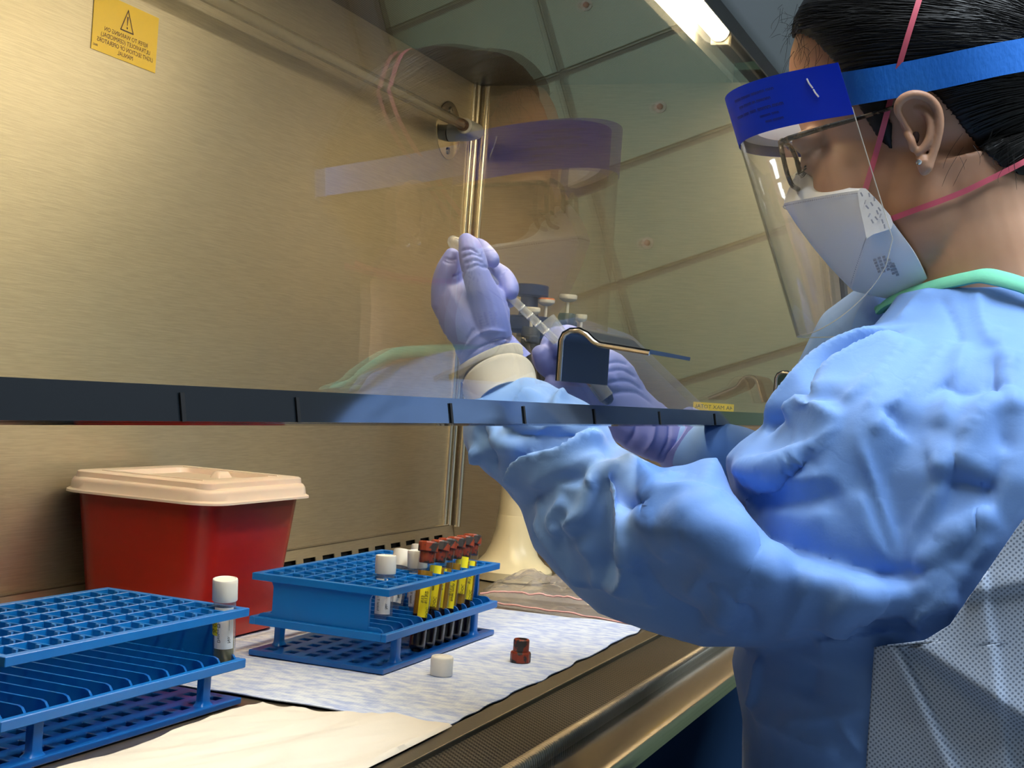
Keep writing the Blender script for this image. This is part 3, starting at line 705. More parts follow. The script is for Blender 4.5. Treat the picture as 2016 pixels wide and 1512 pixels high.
def smooth_path(pl, n=6):
    if len(pl) < 3: return pl
    P = [pl[0]]+list(pl)+[pl[-1]]; out = []
    for i in range(1, len(P)-2):
        p0, p1, p2, p3 = [np.array(P[i+k], float) for k in (-1, 0, 1, 2)]
        for k in range(n):
            t = k/n; out.append(tuple(.5*(2*p1+(p2-p0)*t+(2*p0-5*p1+4*p2-p3)*t*t+(3*p1-p0-3*p2+p3)*t**3)))
    return out+[pl[-1]]
def sculpt(me, folds, reach=.05):
    """folds: (outline on the photo, left width, right width, height) laid onto the surface as ridges (+) or creases (-), faded at both ends"""
    for pl, wl, wr_, h in folds:
        bvh = bvh_of(me) if False else sculpt.bvh
        pts = [hit(bvh, x, y) for x, y in densify(smooth_path(pl))]
        pts = [p for p in pts if p]
        if len(pts) < 2: continue
        co = get_co(me); no = get_no(me); P = np.array(pts)
        lo, hi = P.min(0)-3*max(wl, wr_), P.max(0)+3*max(wl, wr_)
        sel = np.where(((co > lo) & (co < hi)).all(1))[0]
        if not len(sel): continue
        q = co[sel]; best = np.full(len(q), 1e9); par = np.zeros(len(q)); side = np.zeros(len(q)); n = len(P)-1
        for i in range(n):
            a, b = P[i], P[i+1]; ab = b-a; L2 = ab@ab
            if L2 < 1e-12: continue
            t = np.clip(((q-a)@ab)/L2, 0, 1); r = q-(a+t[:, None]*ab); d = np.linalg.norm(r, axis=1)
            m = d < best; best[m] = d[m]; par[m] = (i+t[m])/n
            sd = np.einsum('ij,ij->i', np.cross(ab[None, :], no[sel]), r); side[m] = sd[m]
        wdt = np.where(side > 0, wr_, wl); fade = np.clip(np.minimum(par, 1-par)*5, 0, 1); fade = fade*fade*(3-2*fade)
        prof = np.exp(-(best/(wdt*.8))**1.15)
        co[sel] += no[sel]*(1.6*h*prof*fade)[:, None]; set_co(me, co)
def inflate(mb, poly, dep, Hm, Rpx, step=5, back=1.0):
    """a padded cloth shape: outline, own depth at every place, and a rounded thickness in front and behind"""
    poly = np.array(poly, float); ctl = np.array([(x, y, 1) for x, y, d in dep]); dv = np.array([d for x, y, d in dep])
    # smooth interpolation of depth through the given places
    K = lambda a, b: np.sqrt(((a[:, None, :2]-b[None, :, :2])**2).sum(2)+1e4)
    Kc = K(ctl, ctl); n = len(ctl); A = np.block([[Kc, ctl], [ctl.T, np.zeros((3, 3))]]); wts = np.linalg.lstsq(A, np.concatenate([dv, np.zeros(3)]), rcond=None)[0]
    xs = np.arange(poly[:, 0].min()-step, poly[:, 0].max()+step, step); ys = np.arange(poly[:, 1].min()-step, poly[:, 1].max()+step, step)
    gx, gy = np.meshgrid(xs, ys, indexing='ij'); q = np.stack([gx.ravel(), gy.ravel(), np.ones(gx.size)], 1)
    ins = np.zeros(len(q), bool); dist = np.full(len(q), 1e9)
    for (x1, y1), (x2, y2) in zip(poly, np.roll(poly, -1, 0)):
        c = (y1 > q[:, 1]) != (y2 > q[:, 1])
        with np.errstate(divide='ignore', invalid='ignore'): xi = (x2-x1)*(q[:, 1]-y1)/(y2-y1)+x1
        ins ^= c & (q[:, 0] < xi)
        e = np.array([x2-x1, y2-y1]); t = np.clip(((q[:, :2]-[x1, y1])@e)/(e@e), 0, 1); dist = np.minimum(dist, np.linalg.norm(q[:, :2]-([x1, y1]+t[:, None]*e), axis=1))
    D = K(q, ctl)@wts[:n] + q@wts[n:]
    k = np.clip(dist/Rpx, 0, 1); h = Hm*np.sqrt(np.clip(1-(1-k)**2, 0, 1))
    d3 = np.array(_F)[None]+np.outer((q[:, 0]-1008)/F_PX, np.array(_R))-np.outer((q[:, 1]-756)/F_PX, np.array(_U))
    fr = np.array(CAM)+d3*(D-h)[:, None]; bk = np.array(CAM)+d3*(D+h*back+.001)[:, None]
    nx, ny = gx.shape; I = ins.reshape(nx, ny); cell = I[:-1, :-1] & I[1:, :-1] & I[1:, 1:] & I[:-1, 1:]
    idx = {}; vs_ = []; fs_ = []
    def V(i, j, s):
        if (i, j, s) not in idx: idx[i, j, s] = len(vs_); vs_.append(tuple((fr if s == 0 else bk)[i*ny+j]))
        return idx[i, j, s]
    for i, j in zip(*np.where(cell)):
        fs_.append((V(i,j,0), V(i,j+1,0), V(i+1,j+1,0), V(i+1,j,0))); fs_.append((V(i,j,1), V(i+1,j,1), V(i+1,j+1,1), V(i,j+1,1)))
        for (a, b), (c, d), (di, dj) in (((i,j),(i,j+1),(-1,0)), ((i+1,j+1),(i+1,j),(1,0)), ((i+1,j),(i,j),(0,-1)), ((i,j+1),(i+1,j+1),(0,1))):
            ii, jj = i+di, j+dj
            if not (0 <= ii < nx-1 and 0 <= jj < ny-1 and cell[ii, jj]): fs_.append((V(a,b,0), V(a,b,1), V(c,d,1), V(c,d,0)))
    mb.add(vs_, fs_); return mb
def superloop(cx, cy, z, hx, hy, n=48, p=2.4, tilt=0):
    out = []
    for i in range(n):
        a = 2*math.pi*i/n; c, s = math.cos(a), math.sin(a)
        x, y = hx*math.copysign(abs(c)**(2/p), c), hy*math.copysign(abs(s)**(2/p), s)
        out.append((cx+x, cy+y, z+tilt*y))
    return out

person = thing('person', 'worker in blue gown, purple gloves, white mask and face shield at the cabinet', 'person', (1.13, .03, FLOOR))
P_ = lambda o: W(o, person)

# gown body and sleeves
gm = MB()
secs = [(-.93,.03,.25,.24), (-.5,.03,.23,.22), (-.2,.035,.205,.185), (-.10,.036,.20,.178), (-.03,.037,.195,.172), (.02,.038,.193,.174), (.06,.04,.192,.184), (.10,.042,.195,.175), (.16,.042,.20,.155), (.22,.042,.20,.140), (.265,.046,.18,.122), (.295,.052,.145,.105), (.318,.056,.110,.086), (.338,.060,.080,.068), (.349,.062,.070,.060)]
loft(gm, [superloop(1.13, cy, z, hx, hy, tilt=-.05 if z > .25 else 0) for z, cy, hx, hy in secs])
SL_A = [(1500,840),(1520,800),(1560,740),(1600,700),(1640,668),(1690,645),(1750,632),(1850,612),(1960,640),(2070,700),(2110,850),(2100,1000),(2000,1080),(1900,1140),(1800,1210),(1690,1200),(1600,1170),(1510,1120),(1460,1040),(1440,975),(1428,925),(1424,898),(1455,868)]
inflate(gm, SL_A, [(1500,840,1.02),(1690,645,1.04),(1850,640,1.02),(2070,700,.99),(1440,930,1.03),(1560,1060,.985),(1700,1140,.962),(1850,1100,.965),(2050,1000,.98),(1720,800,.985),(1740,960,.978)], .066, 190)
RIDGE = [(1412,897),(1430,948),(1468,1008),(1510,1068),(1560,1088),(1640,1112),(1700,1130),(1750,1142),(1788,1144),(1838,1108),(1900,1063),(1960,1022),(2020,985)]
SL_B = [(925,778),(1035,738),(1075,748),(1110,768),(1165,795),(1198,835),(1213,873),(1262,900),(1300,920),(1350,915),(1385,902)]+RIDGE+[(2050,970),(2050,990),(2000,1042),(1935,1137),(1870,1230),(1812,1268),(1780,1276),(1700,1279),(1600,1279),(1450,1276),(1380,1274),(1280,1245),(1180,1210),(1110,1150),(1050,1080),(1022,1000),(985,958),(925,905),(908,860),(910,815)]
inflate(gm, SL_B, [(970,770,1.105),(1050,900,1.075),(1200,900,1.04),(1200,1000,1.02),(1150,1150,1.05),(1400,920,.99),(1400,1000,.965),(1350,1220,1.01),(1520,1075,.935),(1700,1135,.915),(1790,1145,.912),(1900,1070,.925),(2020,990,.94),(1450,1265,1.0),(1600,1265,.985),(1790,1260,.975),(1935,1130,.955)], .052, 105)
# the other arm: upper arm and forearm behind
q = [at(1760,700,X=1.26), at(1640,900,X=1.30), at(1520,985,X=1.27), at(1430,912,X=1.22), at(1378,888,X=1.19)]
gm.tube(q, [.07,.068,.055,.036,.029], 24, round_ends=True)
gown_me = remesh(gm, .0030, 6, .5, 'gown')
sculpt.bvh = bvh_of(gown_me); gown_base_bvh = sculpt.bvh
FOLDS = [
 # shoulder roll and the piece tucked under it
 ([(1500,850),(1560,765),(1640,690),(1780,640)], .010,.010, .006), ([(1606,790),(1611,747),(1637,712),(1685,684),(1785,646)], .007,.004,-.015), ([(1618,800),(1630,750),(1690,705),(1795,662)], .008,.016,.008),
 ([(1545,828),(1571,801),(1602,799),(1662,833)], .006,.014,.007), ([(1600,770),(1570,790),(1535,820),(1505,850)], .006,.005,-.009),
 ([(1662,833),(1600,885),(1508,958),(1451,998)], .004,.010,.0035), ([(1455,1005),(1515,965),(1610,890)], .012,.012,-.005),
 ([(1679,834),(1729,978),(1763,1079),(1772,1130)], .0035,.0035,.0030), ([(1797,668),(1750,740),(1700,812)], .002,.003,.0016), ([(1871,668),(1810,740),(1752,810)], .002,.003,.0016), ([(1752,810),(1715,850)], .003,.003,.0025),
 ([(1740,800),(1775,830),(1765,850)], .010,.008,-.004), ([(1440,920),(1500,930),(1560,915),(1600,890)], .012,.010,.007), ([(1450,965),(1520,985),(1600,985),(1660,960)], .010,.016,-.004),

 ([(1967,976),(1910,955),(1850,945)], .018,.020,-.006), ([(1960,935),(1880,915),(1830,925)], .012,.012,.005), ([(1900,1052),(1870,1043),(1850,1060)], .004,.004,.003),
 ([(1985,760),(1930,840),(1880,930)], .014,.014,.004), ([(1960,700),(1965,800),(1985,900)], .006,.006,-.003), ([(1850,750),(1900,770),(1990,760)], .012,.012,-.004),
 # crook of the elbow, forearm
 ([(1013,1002),(1017,945),(1040,906),(1110,895),(1145,870),(1190,856)], .004,.014,.010), ([(1007,990),(1010,935),(1036,893),(1105,884),(1138,862)], .007,.004,-.012),
 ([(1040,960),(1090,930),(1150,915),(1195,905)], .010,.008,.005), ([(1028,1000),(1080,965),(1130,945),(1175,935)], .006,.006,-.005),
 ([(1204,905),(1203,962),(1228,1045),(1226,1140),(1196,1166)], .009,.012,.0062), ([(1190,930),(1180,1000),(1185,1080),(1188,1150)], .016,.010,-.0085),
 ([(1192,912),(1165,975),(1150,1012),(1112,1043)], .008,.008,.010), ([(1110,1050),(1095,1022),(1120,985)], .006,.006,.006), ([(1128,1010),(1118,1032)], .010,.008,-.006),
 ([(1208,925),(1215,962),(1250,990),(1300,985)], .008,.010,-.008), ([(1212,905),(1260,930),(1310,975),(1400,960)], .010,.014,.006), ([(1330,930),(1290,970),(1255,975)], .007,.006,.004),
 ([(1240,1000),(1290,1040),(1400,1045),(1480,1075)], .020,.014,.006), ([(1060,1010),(1105,1085),(1160,1160)], .010,.012,.006), ([(1048,1040),(1085,1100),(1130,1150)], .008,.008,-.006), ([(1140,1060),(1165,1110),(1180,1160)], .008,.006,.004),
 ([(1250,1090),(1300,1180),(1400,1230)], .020,.020,-.005), ([(1410,1140),(1430,1170),(1415,1230)], .006,.006,.003), ([(1430,1150),(1480,1210),(1475,1260)], .006,.006,-.003),
  ([(1640,1240),(1650,1200),(1740,1165)], .008,.008,.004), ([(1600,1262),(1690,1250),(1790,1240)], .008,.008,.004), ([(1890,1175),(1830,1190),(1790,1230)], .010,.008,.005),
 # sleeve end near the cuff
 ([(941,880),(943,918),(956,950)], .004,.008,.006), ([(935,840),(960,880),(965,930)], .008,.006,-.006), ([(1050,768),(1020,800),(1000,835)], .006,.005,.006), ([(1035,768),(1005,792),(985,825)], .004,.004,-.005), ([(1112,768),(1095,800),(1100,840)], .006,.008,.006), ([(1090,765),(1070,800),(1065,840)], .005,.005,-.006), ([(1150,800),(1165,830),(1160,855)], .006,.006,.004), ([(960,800),(1000,850),(1080,862),(1160,850)], .008,.008,-.006), ([(950,830),(985,870),(1060,880)], .006,.006,.005),
 # pocket behind the ridge of the sleeve, outer face of the forearm
 ([(1800,1125),(1880,1060),(1960,1005)], .008,.010,.005),
 ([(1700,1150),(1660,1200),(1655,1240)], .010,.010,.006), ([(1640,1235),(1700,1225),(1800,1240)], .006,.006,-.005), ([(1330,990),(1390,1060),(1470,1110),(1560,1150)], .030,.020,.007),
 # long thin creases drawn by the pull of the cloth
 ([(1462,925),(1540,905),(1650,855)], 0.003,0.012,0.003), ([(1460,945),(1540,950),(1650,935)], 0.01,0.004,0.003), ([(1475,985),(1550,1005),(1640,1005)], 0.004,0.012,0.0028), ([(1782,1125),(1800,1040),(1855,940)], 0.003,0.012,0.003), ([(1765,1120),(1720,1050),(1690,960)], 0.01,0.004,0.0026), ([(1800,1120),(1870,1040),(1965,995)], 0.004,0.01,0.003), ([(1800,668),(1730,740),(1655,800)], 0.004,0.012,0.003), ([(1905,672),(1880,760),(1855,850)], 0.004,0.012,0.003), ([(1965,640),(1975,720),(1995,820)], 0.01,0.004,0.0028), ([(2010,690),(1960,780),(1900,880)], 0.004,0.014,0.003), ([(1432,970),(1370,1040),(1300,1105)], 0.004,0.014,0.0034), ([(1450,1000),(1400,1090),(1345,1185)], 0.012,0.004,0.003), ([(1238,1050),(1255,1130),(1290,1205)], 0.004,0.012,0.0034), ([(1505,1090),(1460,1170),(1425,1255)], 0.004,0.014,0.0034), ([(1605,1120),(1570,1190),(1540,1262)], 0.012,0.004,0.003), ([(1758,1160),(1710,1210),(1662,1262)], 0.004,0.012,0.0034), ([(1880,1100),(1850,1160),(1790,1225)], 0.012,0.005,0.0032), ([(1960,1050),(1900,1130),(1850,1200)], 0.004,0.012,0.003), ([(1060,930),(1120,960),(1180,965)], 0.003,0.008,0.0028), ([(1050,975),(1085,1020),(1090,1070)], 0.003,0.008,0.0028), ([(960,860),(1010,880),(1060,876)], 0.003,0.008,0.0028), ([(1300,935),(1290,1010),(1330,1060)], 0.004,0.01,0.003),
 # chest
 ([(1770,640),(1800,600),(1830,570)], .008,.008,.003), ([(1850,580),(1880,640),(1890,680)], .003,.003,-.002), ([(1925,570),(1935,640),(1960,690)], .006,.006,.003),
 ([(1540,1418),(1620,1412),(1712,1400)], .003,.005,.0025), ([(1480,1400),(1560,1440),(1660,1490)], .006,.010,.004), ([(1655,1412),(1672,1450),(1700,1480)], .003,.003,.003), ([(1500,1290),(1490,1350),(1478,1400)], .004,.006,.004), ([(1600,1300),(1590,1380)], .020,.020,-.004),
]
sculpt(gown_me, FOLDS)
co = get_co(gown_me); no = get_no(gown_me)
vis = np.where((co[:, 2] > -.15))[0]
dn = np.zeros(len(co))
for i in vis:      # crumpled facets of the crisp non-woven cloth
    p = Vector(co[i]); d_, _p = noise.voronoi(p*15+noise.noise_vector(p*9)*.35); e_, _p = noise.voronoi(p*34+Vector((5,1,8)))
    dn[i] = (d_[0]-.35)*.0022 + (d_[1]-d_[0]-.3)*.0007 + (e_[0]-.35)*.0005
set_co(gown_me, co+no*dn[:, None])
bm = bmesh.new(); bm.from_mesh(gown_me)
for _ in range(1): bmesh.ops.smooth_vert(bm, verts=bm.verts, factor=.35, use_axis_x=True, use_axis_y=True, use_axis_z=True)
bm.to_mesh(gown_me); bm.free()
gown_me.shade_smooth()
def gown_mat():
    m = mat('gown_blue', (.145,.295,.66), .62, spec=.35, sheen=.15); nt = m.node_tree; b = nt.nodes['Principled BSDF']
    tc = nt.nodes.new('ShaderNodeTexCoord')
    v = nt.nodes.new('ShaderNodeTexVoronoi'); v.feature = 'DISTANCE_TO_EDGE'; v.inputs['Scale'].default_value = 34; v.inputs['Randomness'].default_value = 1
    d = nt.nodes.new('ShaderNodeTexNoise'); d.inputs['Scale'].default_value = 22; d.inputs['Detail'].default_value = 3
    mx = nt.nodes.new('ShaderNodeMixRGB'); mx.inputs[0].default_value = .08; nt.links.new(tc.outputs['Object'], mx.inputs[1]); nt.links.new(d.outputs['Color'], mx.inputs[2]); nt.links.new(tc.outputs['Object'], d.inputs[0])
    nt.links.new(mx.outputs[0], v.inputs['Vector'])
    f = nt.nodes.new('ShaderNodeTexNoise'); f.inputs['Scale'].default_value = 700; f.inputs['Detail'].default_value = 3; nt.links.new(tc.outputs['Object'], f.inputs[0])
    rmp = nt.nodes.new('ShaderNodeMapRange'); rmp.inputs['From Max'].default_value = .12; nt.links.new(v.outputs['Distance'], rmp.inputs['Value'])
    b1 = nt.nodes.new('ShaderNodeBump'); b1.inputs['Strength'].default_value = .06; b1.inputs['Distance'].default_value = .001; nt.links.new(rmp.outputs[0], b1.inputs['Height'])
    b2 = nt.nodes.new('ShaderNodeBump'); b2.inputs['Strength'].default_value = .12; b2.inputs['Distance'].default_value = .0005; nt.links.new(f.outputs['Fac'], b2.inputs['Height']); nt.links.new(b1.outputs[0], b2.inputs['Normal'])
    nt.links.new(b2.outputs[0], b.inputs['Normal']); return m
M_gown = gown_mat()
gown = P_(link('gown', gown_me, M_gown)); gown['label'] = 'light blue disposable isolation gown with creased sleeves'
# breathable side panel of the gown, hanging over the near hip
body_only = MB(); loft(body_only, [superloop(1.13, cy, z, hx, hy, n=96) for z, cy, hx, hy in secs])
body_bvh = bvh_of(body_only.data('t', 0))
def panel_off(x, y):
    # two long pleats fall from the arm towards the back
    def pl(a, b, w_, h_):
        a, b = np.array(a), np.array(b); d = b-a; n_ = np.array([-d[1], d[0]])/np.linalg.norm(d); s_ = (np.array([x, y])-a)@n_
        return h_*(1/(1+math.exp(-s_/4.0)))*math.exp(-max(0, s_)/w_)
    return .005 + pl((1765,1262),(1890,1530),70,.012) + pl((2040,1440),(1775,1262),110,.016) + pl((1960,1290),(1975,1400),60,.006) + pl((2040,1150),(1880,1180),60,.006)
v = []; NI, NJ = 90, 130
for j in range(NJ+1):
    y = 1010+(1530-1010)*j/NJ; xl = float(np.interp(y, [1010,1042,1137,1230,1264,1272,1530], [2024,2000,1935,1870,1815,1722,1704]))
    for i in range(NI+1):
        x = xl+(2075-xl)*i/NI; h = hit(body_bvh, x, y) or hit(body_bvh, min(x, 2030), max(y, 1100))
        v.append(h-ray(x, y).normalized()*panel_off(x, y))
f = [(j*(NI+1)+i, (j+1)*(NI+1)+i, (j+1)*(NI+1)+i+1, j*(NI+1)+i+1) for j in range(NJ) for i in range(NI)]
me = bpy.data.meshes.new('side_panel'); me.from_pydata(v, [], f); me.update(); me.shade_smooth()
M_net = dotted('breathable_cloth', (.40,.48,.62), (.15,.19,.27), .0034, .30, .8, 0, axes=(1,2))
sp_ = P_(link('side_panel', me, M_net)); sp_['label'] = 'pale grey-blue breathable panel with rows of fine dots'
so = sp_.modifiers.new('s', 'SOLIDIFY'); so.thickness = .0012; so.offset = 0

# ------------------------------------------------------------------ gloved hands
M_glove = mat('glove_purple', (.225,.26,.64), .46, spec=.45, bump=.12, bump_scale=900, bump_dist=.0004)
def chain(mb, pts, n=16):
    p = [at(x, y, D=d) for x, y, d, r in pts]; mb.tube(p, [r*MPP(q) for q, (x, y, d, r) in zip(p, pts)], n, round_ends=True); return mb
def smooth_chain(pts, n=5):
    A = np.array([pts[0]]+list(pts)+[pts[-1]], float); out = []
    for i in range(1, len(A)-2):
        p0, p1, p2, p3 = A[i-1:i+3]
        for k in range(n):
            t = k/n; out.append(tuple(.5*(2*p1+(p2-p0)*t+(2*p0-5*p1+4*p2-p3)*t*t+(3*p1-p0-3*p2+p3)*t**3)))
    return out+[pts[-1]]
D0 = 1.13
hm = MB()
# palm and back of the hand, wrist
inflate(hm, [(1012,690),(1007,640),(1006,610),(995,580),(975,552),(950,545),(915,550),(885,535),(857,545),(851,568),(848,584),(853,605),(862,635),(874,660),(890,680),(905,720),(940,735),(1000,715)], [(930,600,D0),(860,580,D0+.010),(1000,620,D0+.004),(960,710,D0-.005)], .024, 62, 4)
chain(hm, smooth_chain([(962,730,D0-.003,50),(955,690,D0-.003,55),(945,650,D0,60)]))
# thumb in front, forefinger behind it, the others curled to the right
chain(hm, smooth_chain([(966,700,D0+.004,44),(964,645,D0-.013,42),(955,590,D0-.020,34),(940,548,D0-.024,28),(932,515,D0-.024,27),(925,488,D0-.020,24),(919,476,D0-.017,18)]))
chain(hm, smooth_chain([(882,600,D0+.004,34),(880,560,D0+.002,31),(884,528,D0-.002,25),(889,505,D0-.004,17)]))
chain(hm, smooth_chain([(905,570,D0+.022,26),(915,510,D0+.028,22),(938,488,D0+.020,20),(958,502,D0+.010,19),(968,512,D0+.004,17)]))
chain(hm, smooth_chain([(930,580,D0+.026,26),(955,535,D0+.030,22),(985,542,D0+.022,21),(1000,560,D0+.014,20),(1005,573,D0+.008,18)]))
chain(hm, smooth_chain([(950,600,D0+.030,24),(985,575,D0+.034,20),(1000,590,D0+.026,18)]))
lh = remesh(hm, .0011, 3, .5, 'glove_left')
sculpt.bvh = bvh_of(lh)
wr_folds = [([(905,725),(935,690),(985,668),(1010,672)], .0012,.0016,-.0012), ([(900,715),(925,672),(960,650),(1000,655)], .0016,.002,.0012), ([(915,735),(950,700),(1000,690),(1020,705)], .002,.0016,.0016), ([(905,700),(920,665),(935,645)], .001,.0014,-.001), ([(960,705),(990,680),(1012,690)], .0012,.0012,-.0012), ([(975,690),(1000,665)], .001,.001,.001),
            ([(905,495),(925,490),(945,500)], .0012,.0012,-.0010), ([(907,508),(930,500),(952,508)], .001,.0012,-.0010), ([(912,520),(935,512),(955,520)], .001,.0012,-.0009), ([(915,532),(940,522),(958,530)], .001,.0012,-.0008), ([(950,522),(965,530),(972,540)], .001,.001,-.001), ([(873,508),(888,512),(900,510)], .001,.001,-.0008), ([(870,512),(885,518),(898,517)], .001,.001,-.0006), ([(985,545),(992,535),(1000,530)], .001,.001,-.0006), ([(890,545),(905,540),(913,534)], .001,.001,-.0010)]
sculpt(lh, wr_folds); lh.shade_smooth()
gl = P_(link('glove', lh, M_glove)); gl['label'] = 'purple glove pinching the clear pipette bulb'
# flared glove cuff, knitted white wristband
M_knit = mat('knit_cuff', (.80,.74,.64), .9)
nt = M_knit.node_tree; uvw = nt.nodes.new('ShaderNodeTexWave'); uvw.inputs['Scale'].default_value = 1.0; uvw.bands_direction = 'X'
tcn = nt.nodes.new('ShaderNodeUVMap'); mpn = nt.nodes.new('ShaderNodeMapping'); mpn.inputs['Scale'].default_value = (22,0,0)
nt.links.new(tcn.outputs[0], mpn.inputs[0]); nt.links.new(mpn.outputs[0], uvw.inputs[0])
bpn = nt.nodes.new('ShaderNodeBump'); bpn.inputs['Strength'].default_value = .7; bpn.inputs['Distance'].default_value = .0008
nt.links.new(uvw.outputs['Fac'], bpn.inputs['Height']); nt.links.new(bpn.outputs[0], nt.nodes['Principled BSDF'].inputs['Normal'])
def knit(pts, radii, name):
    path = smooth_chain([(p.x, p.y, p.z, r) for p, r in zip(pts, radii)], 6); P = []
    N = len(path); m_ = 150
    for k, (x, y, z, r) in enumerate(path):
        c_ = Vector((x, y, z)); nx_ = Vector(path[min(k+1, N-1)][:3])-Vector(path[max(k-1, 0)][:3]); ax = nx_.normalized(); e1 = ax.cross(Vector((1,0,0))).normalized(); e2 = ax.cross(e1)
        P.append([c_+(e1*math.cos(2*math.pi*i/m_)+e2*math.sin(2*math.pi*i/m_))*(r*(1.008 if i % 2 else .992)) for i in range(m_+1)])
    mb = MB().sheet(P, .001); o = mb.build(name, M_knit, smooth=60, fix=False)
    uvl = o.data.uv_layers.new(name='UVMap')
    for poly in o.data.polygons:
        vids = [vi % ((m_+1)*N) for vi in poly.vertices]; us = [(vi % (m_+1))/m_ for vi in vids]
        for li, u, vi in zip(poly.loop_indices, us, vids): uvl.data[li].uv = (u*6.0, (vi//(m_+1))/N)
    return P_(o)
kp = [at(x, y, D=d) for x, y, d in ((962,702,D0-.002),(966,712,D0-.003),(972,724,D0-.005),(975,734,D0-.007),(981,748,D0-.011),(988,768,D0-.018),(1000,800,D0-.03))]
knit(kp, [.0228,.0268,.0262,.0238,.0282,.0274,.0262], 'knit_cuff')

gq = [at(x, y, D=d) for x, y, d in ((962,688,D0+.002),(976,708,D0+.003),(990,732,D0+.002))]
ax = (gq[2]-gq[0]).normalized(); e1 = ax.cross(Vector((1,0,0))).normalized(); e2 = ax.cross(e1)
P_(MB().sheet([[gq[0].lerp(gq[2], t)+(e1*math.cos(a)+e2*math.sin(a))*((.0215+.0045*t)*(1+.03*t*math.sin(6*a+1))) for a in np.linspace(0, 2*math.pi, 49)] for t in np.linspace(0, 1, 9)], .0006).build('glove_cuff', M_glove, smooth=60))
# the other hand, further in
D1 = 1.20
rm = MB()
inflate(rm, [(1110,700),(1130,672),(1160,672),(1215,690),(1245,715),(1272,762),(1300,790),(1330,812),(1365,850),(1362,880),(1335,905),(1300,915),(1245,895),(1210,870),(1190,845),(1160,790),(1125,745)], [(1160,700,D1),(1250,780,D1+.01),(1340,870,D1+.02)], .026, 55, 4)
chain(rm, smooth_chain([(1160,740,D1+.01,30),(1120,690,D1+.015,26),(1100,665,D1+.005,24),(1085,680,D1-.008,22),(1078,705,D1-.012,20)]))
chain(rm, smooth_chain([(1170,720,D1,28),(1135,672,D1,24),(1112,660,D1-.010,21),(1100,680,D1-.020,20)]))
chain(rm, smooth_chain([(1170,760,D1+.01,30),(1120,735,D1+.005,26),(1080,720,D1-.012,24),(1066,700,D1-.018,22)]))
chain(rm, smooth_chain([(1180,790,D1+.01,30),(1130,775,D1,26),(1090,760,D1-.016,22)]))
chain(rm, smooth_chain([(1200,760,D1-.012,26),(1160,720,D1-.026,22),(1120,700,D1-.030,19)]))
rh = remesh(rm, .0015, 4, .5, 'glove_right')
sculpt.bvh = bvh_of(rh)
sculpt(rh, [([(1180,720),(1215,712),(1240,720)], .0012,.0015,-.0012), ([(1185,735),(1225,728),(1255,745)], .0012,.0015,-.0012), ([(1190,755),(1235,750),(1268,770)], .0012,.0015,-.0012), ([(1200,775),(1250,772),(1285,795)], .0015,.0015,-.0014), ([(1255,800),(1250,850),(1230,880)], .002,.002,-.0016), ([(1290,800),(1285,860),(1260,900)], .002,.003,.002), ([(1320,810),(1315,870),(1290,910)], .0016,.002,-.0018), ([(1345,835),(1340,880),(1310,910)], .002,.002,.002)])
rh.shade_smooth()
o = P_(link('glove', rh, M_glove)); o['label'] = 'purple glove around the sample tube behind the sash handle'
kp2 = [at(x, y, D=d) for x, y, d in ((1325,852,D1+.018),(1345,866,D1+.02),(1362,878,D1+.022))]
o = P_(MB().tube(kp2, [.027,.030,.031], 32).build('glove_cuff', M_glove, smooth=60))

# the transfer pipette and the tube held in the two hands
M_pp = clear('pipette_plastic', (.96,.96,.94), 1.45, .08, milky=.27, milk=(.95,.92,.84))
a_, b_ = at(893,476,D=D0+.004), at(1095,672,D=D1-.045)
pt = thing('transfer_pipette', 'clear graduated transfer pipette held between the two gloved hands', 'pipette', b_)
MB().tube([a_.lerp(b_, t) for t in (.22,.5,.8,1.0)], [.0026,.0034,.0034,.0034], 16).build('stem', M_pp, None); W(bpy.context.scene.objects[-1] if False else COL.objects[-1], pt)
bl = [a_.lerp(b_, t) for t in (0,.05,.12,.18,.24)]
o = MB().tube(bl, [.0052,.0062,.0062,.0052,.0030], 18, round_ends=True).build('bulb', M_pp); W(o, pt)
mb = MB()
ax = (b_-a_).normalized()
for t in (.66,.74,.82,.90):
    c_ = a_.lerp(b_, t); mb.tube([c_-ax*.0003, c_+ax*.0003], .00352, 16)
o = mb.build('graduation', mat('grad_white', (.9,.88,.82), .4)); W(o, pt)
c0, c1 = at(1078,628,D=D1-.030), at(1203,795,D=D1-.035)
tb = thing('held_tube', 'open blood sample tube held upright-slanted in the far gloved hand', 'test tube', c1)
o = MB().tube([c0.lerp(c1, t) for t in (0,.3,.6,.93)], [.0066,.0066,.0066,.0066], 20, round_ends=False).build('tube', M_pp); W(o, tb)
o = MB().tube([c0.lerp(c1, t) for t in (.45,.60,.74)], .0058, 20).build('serum', mat('serum_pink', (.55,.20,.10), .2)); W(o, tb)
o = MB().tube([c0.lerp(c1, t) for t in (.74,.85,.93)], .0060, 20, round_ends=True).build('blood', M_blood); W(o, tb)
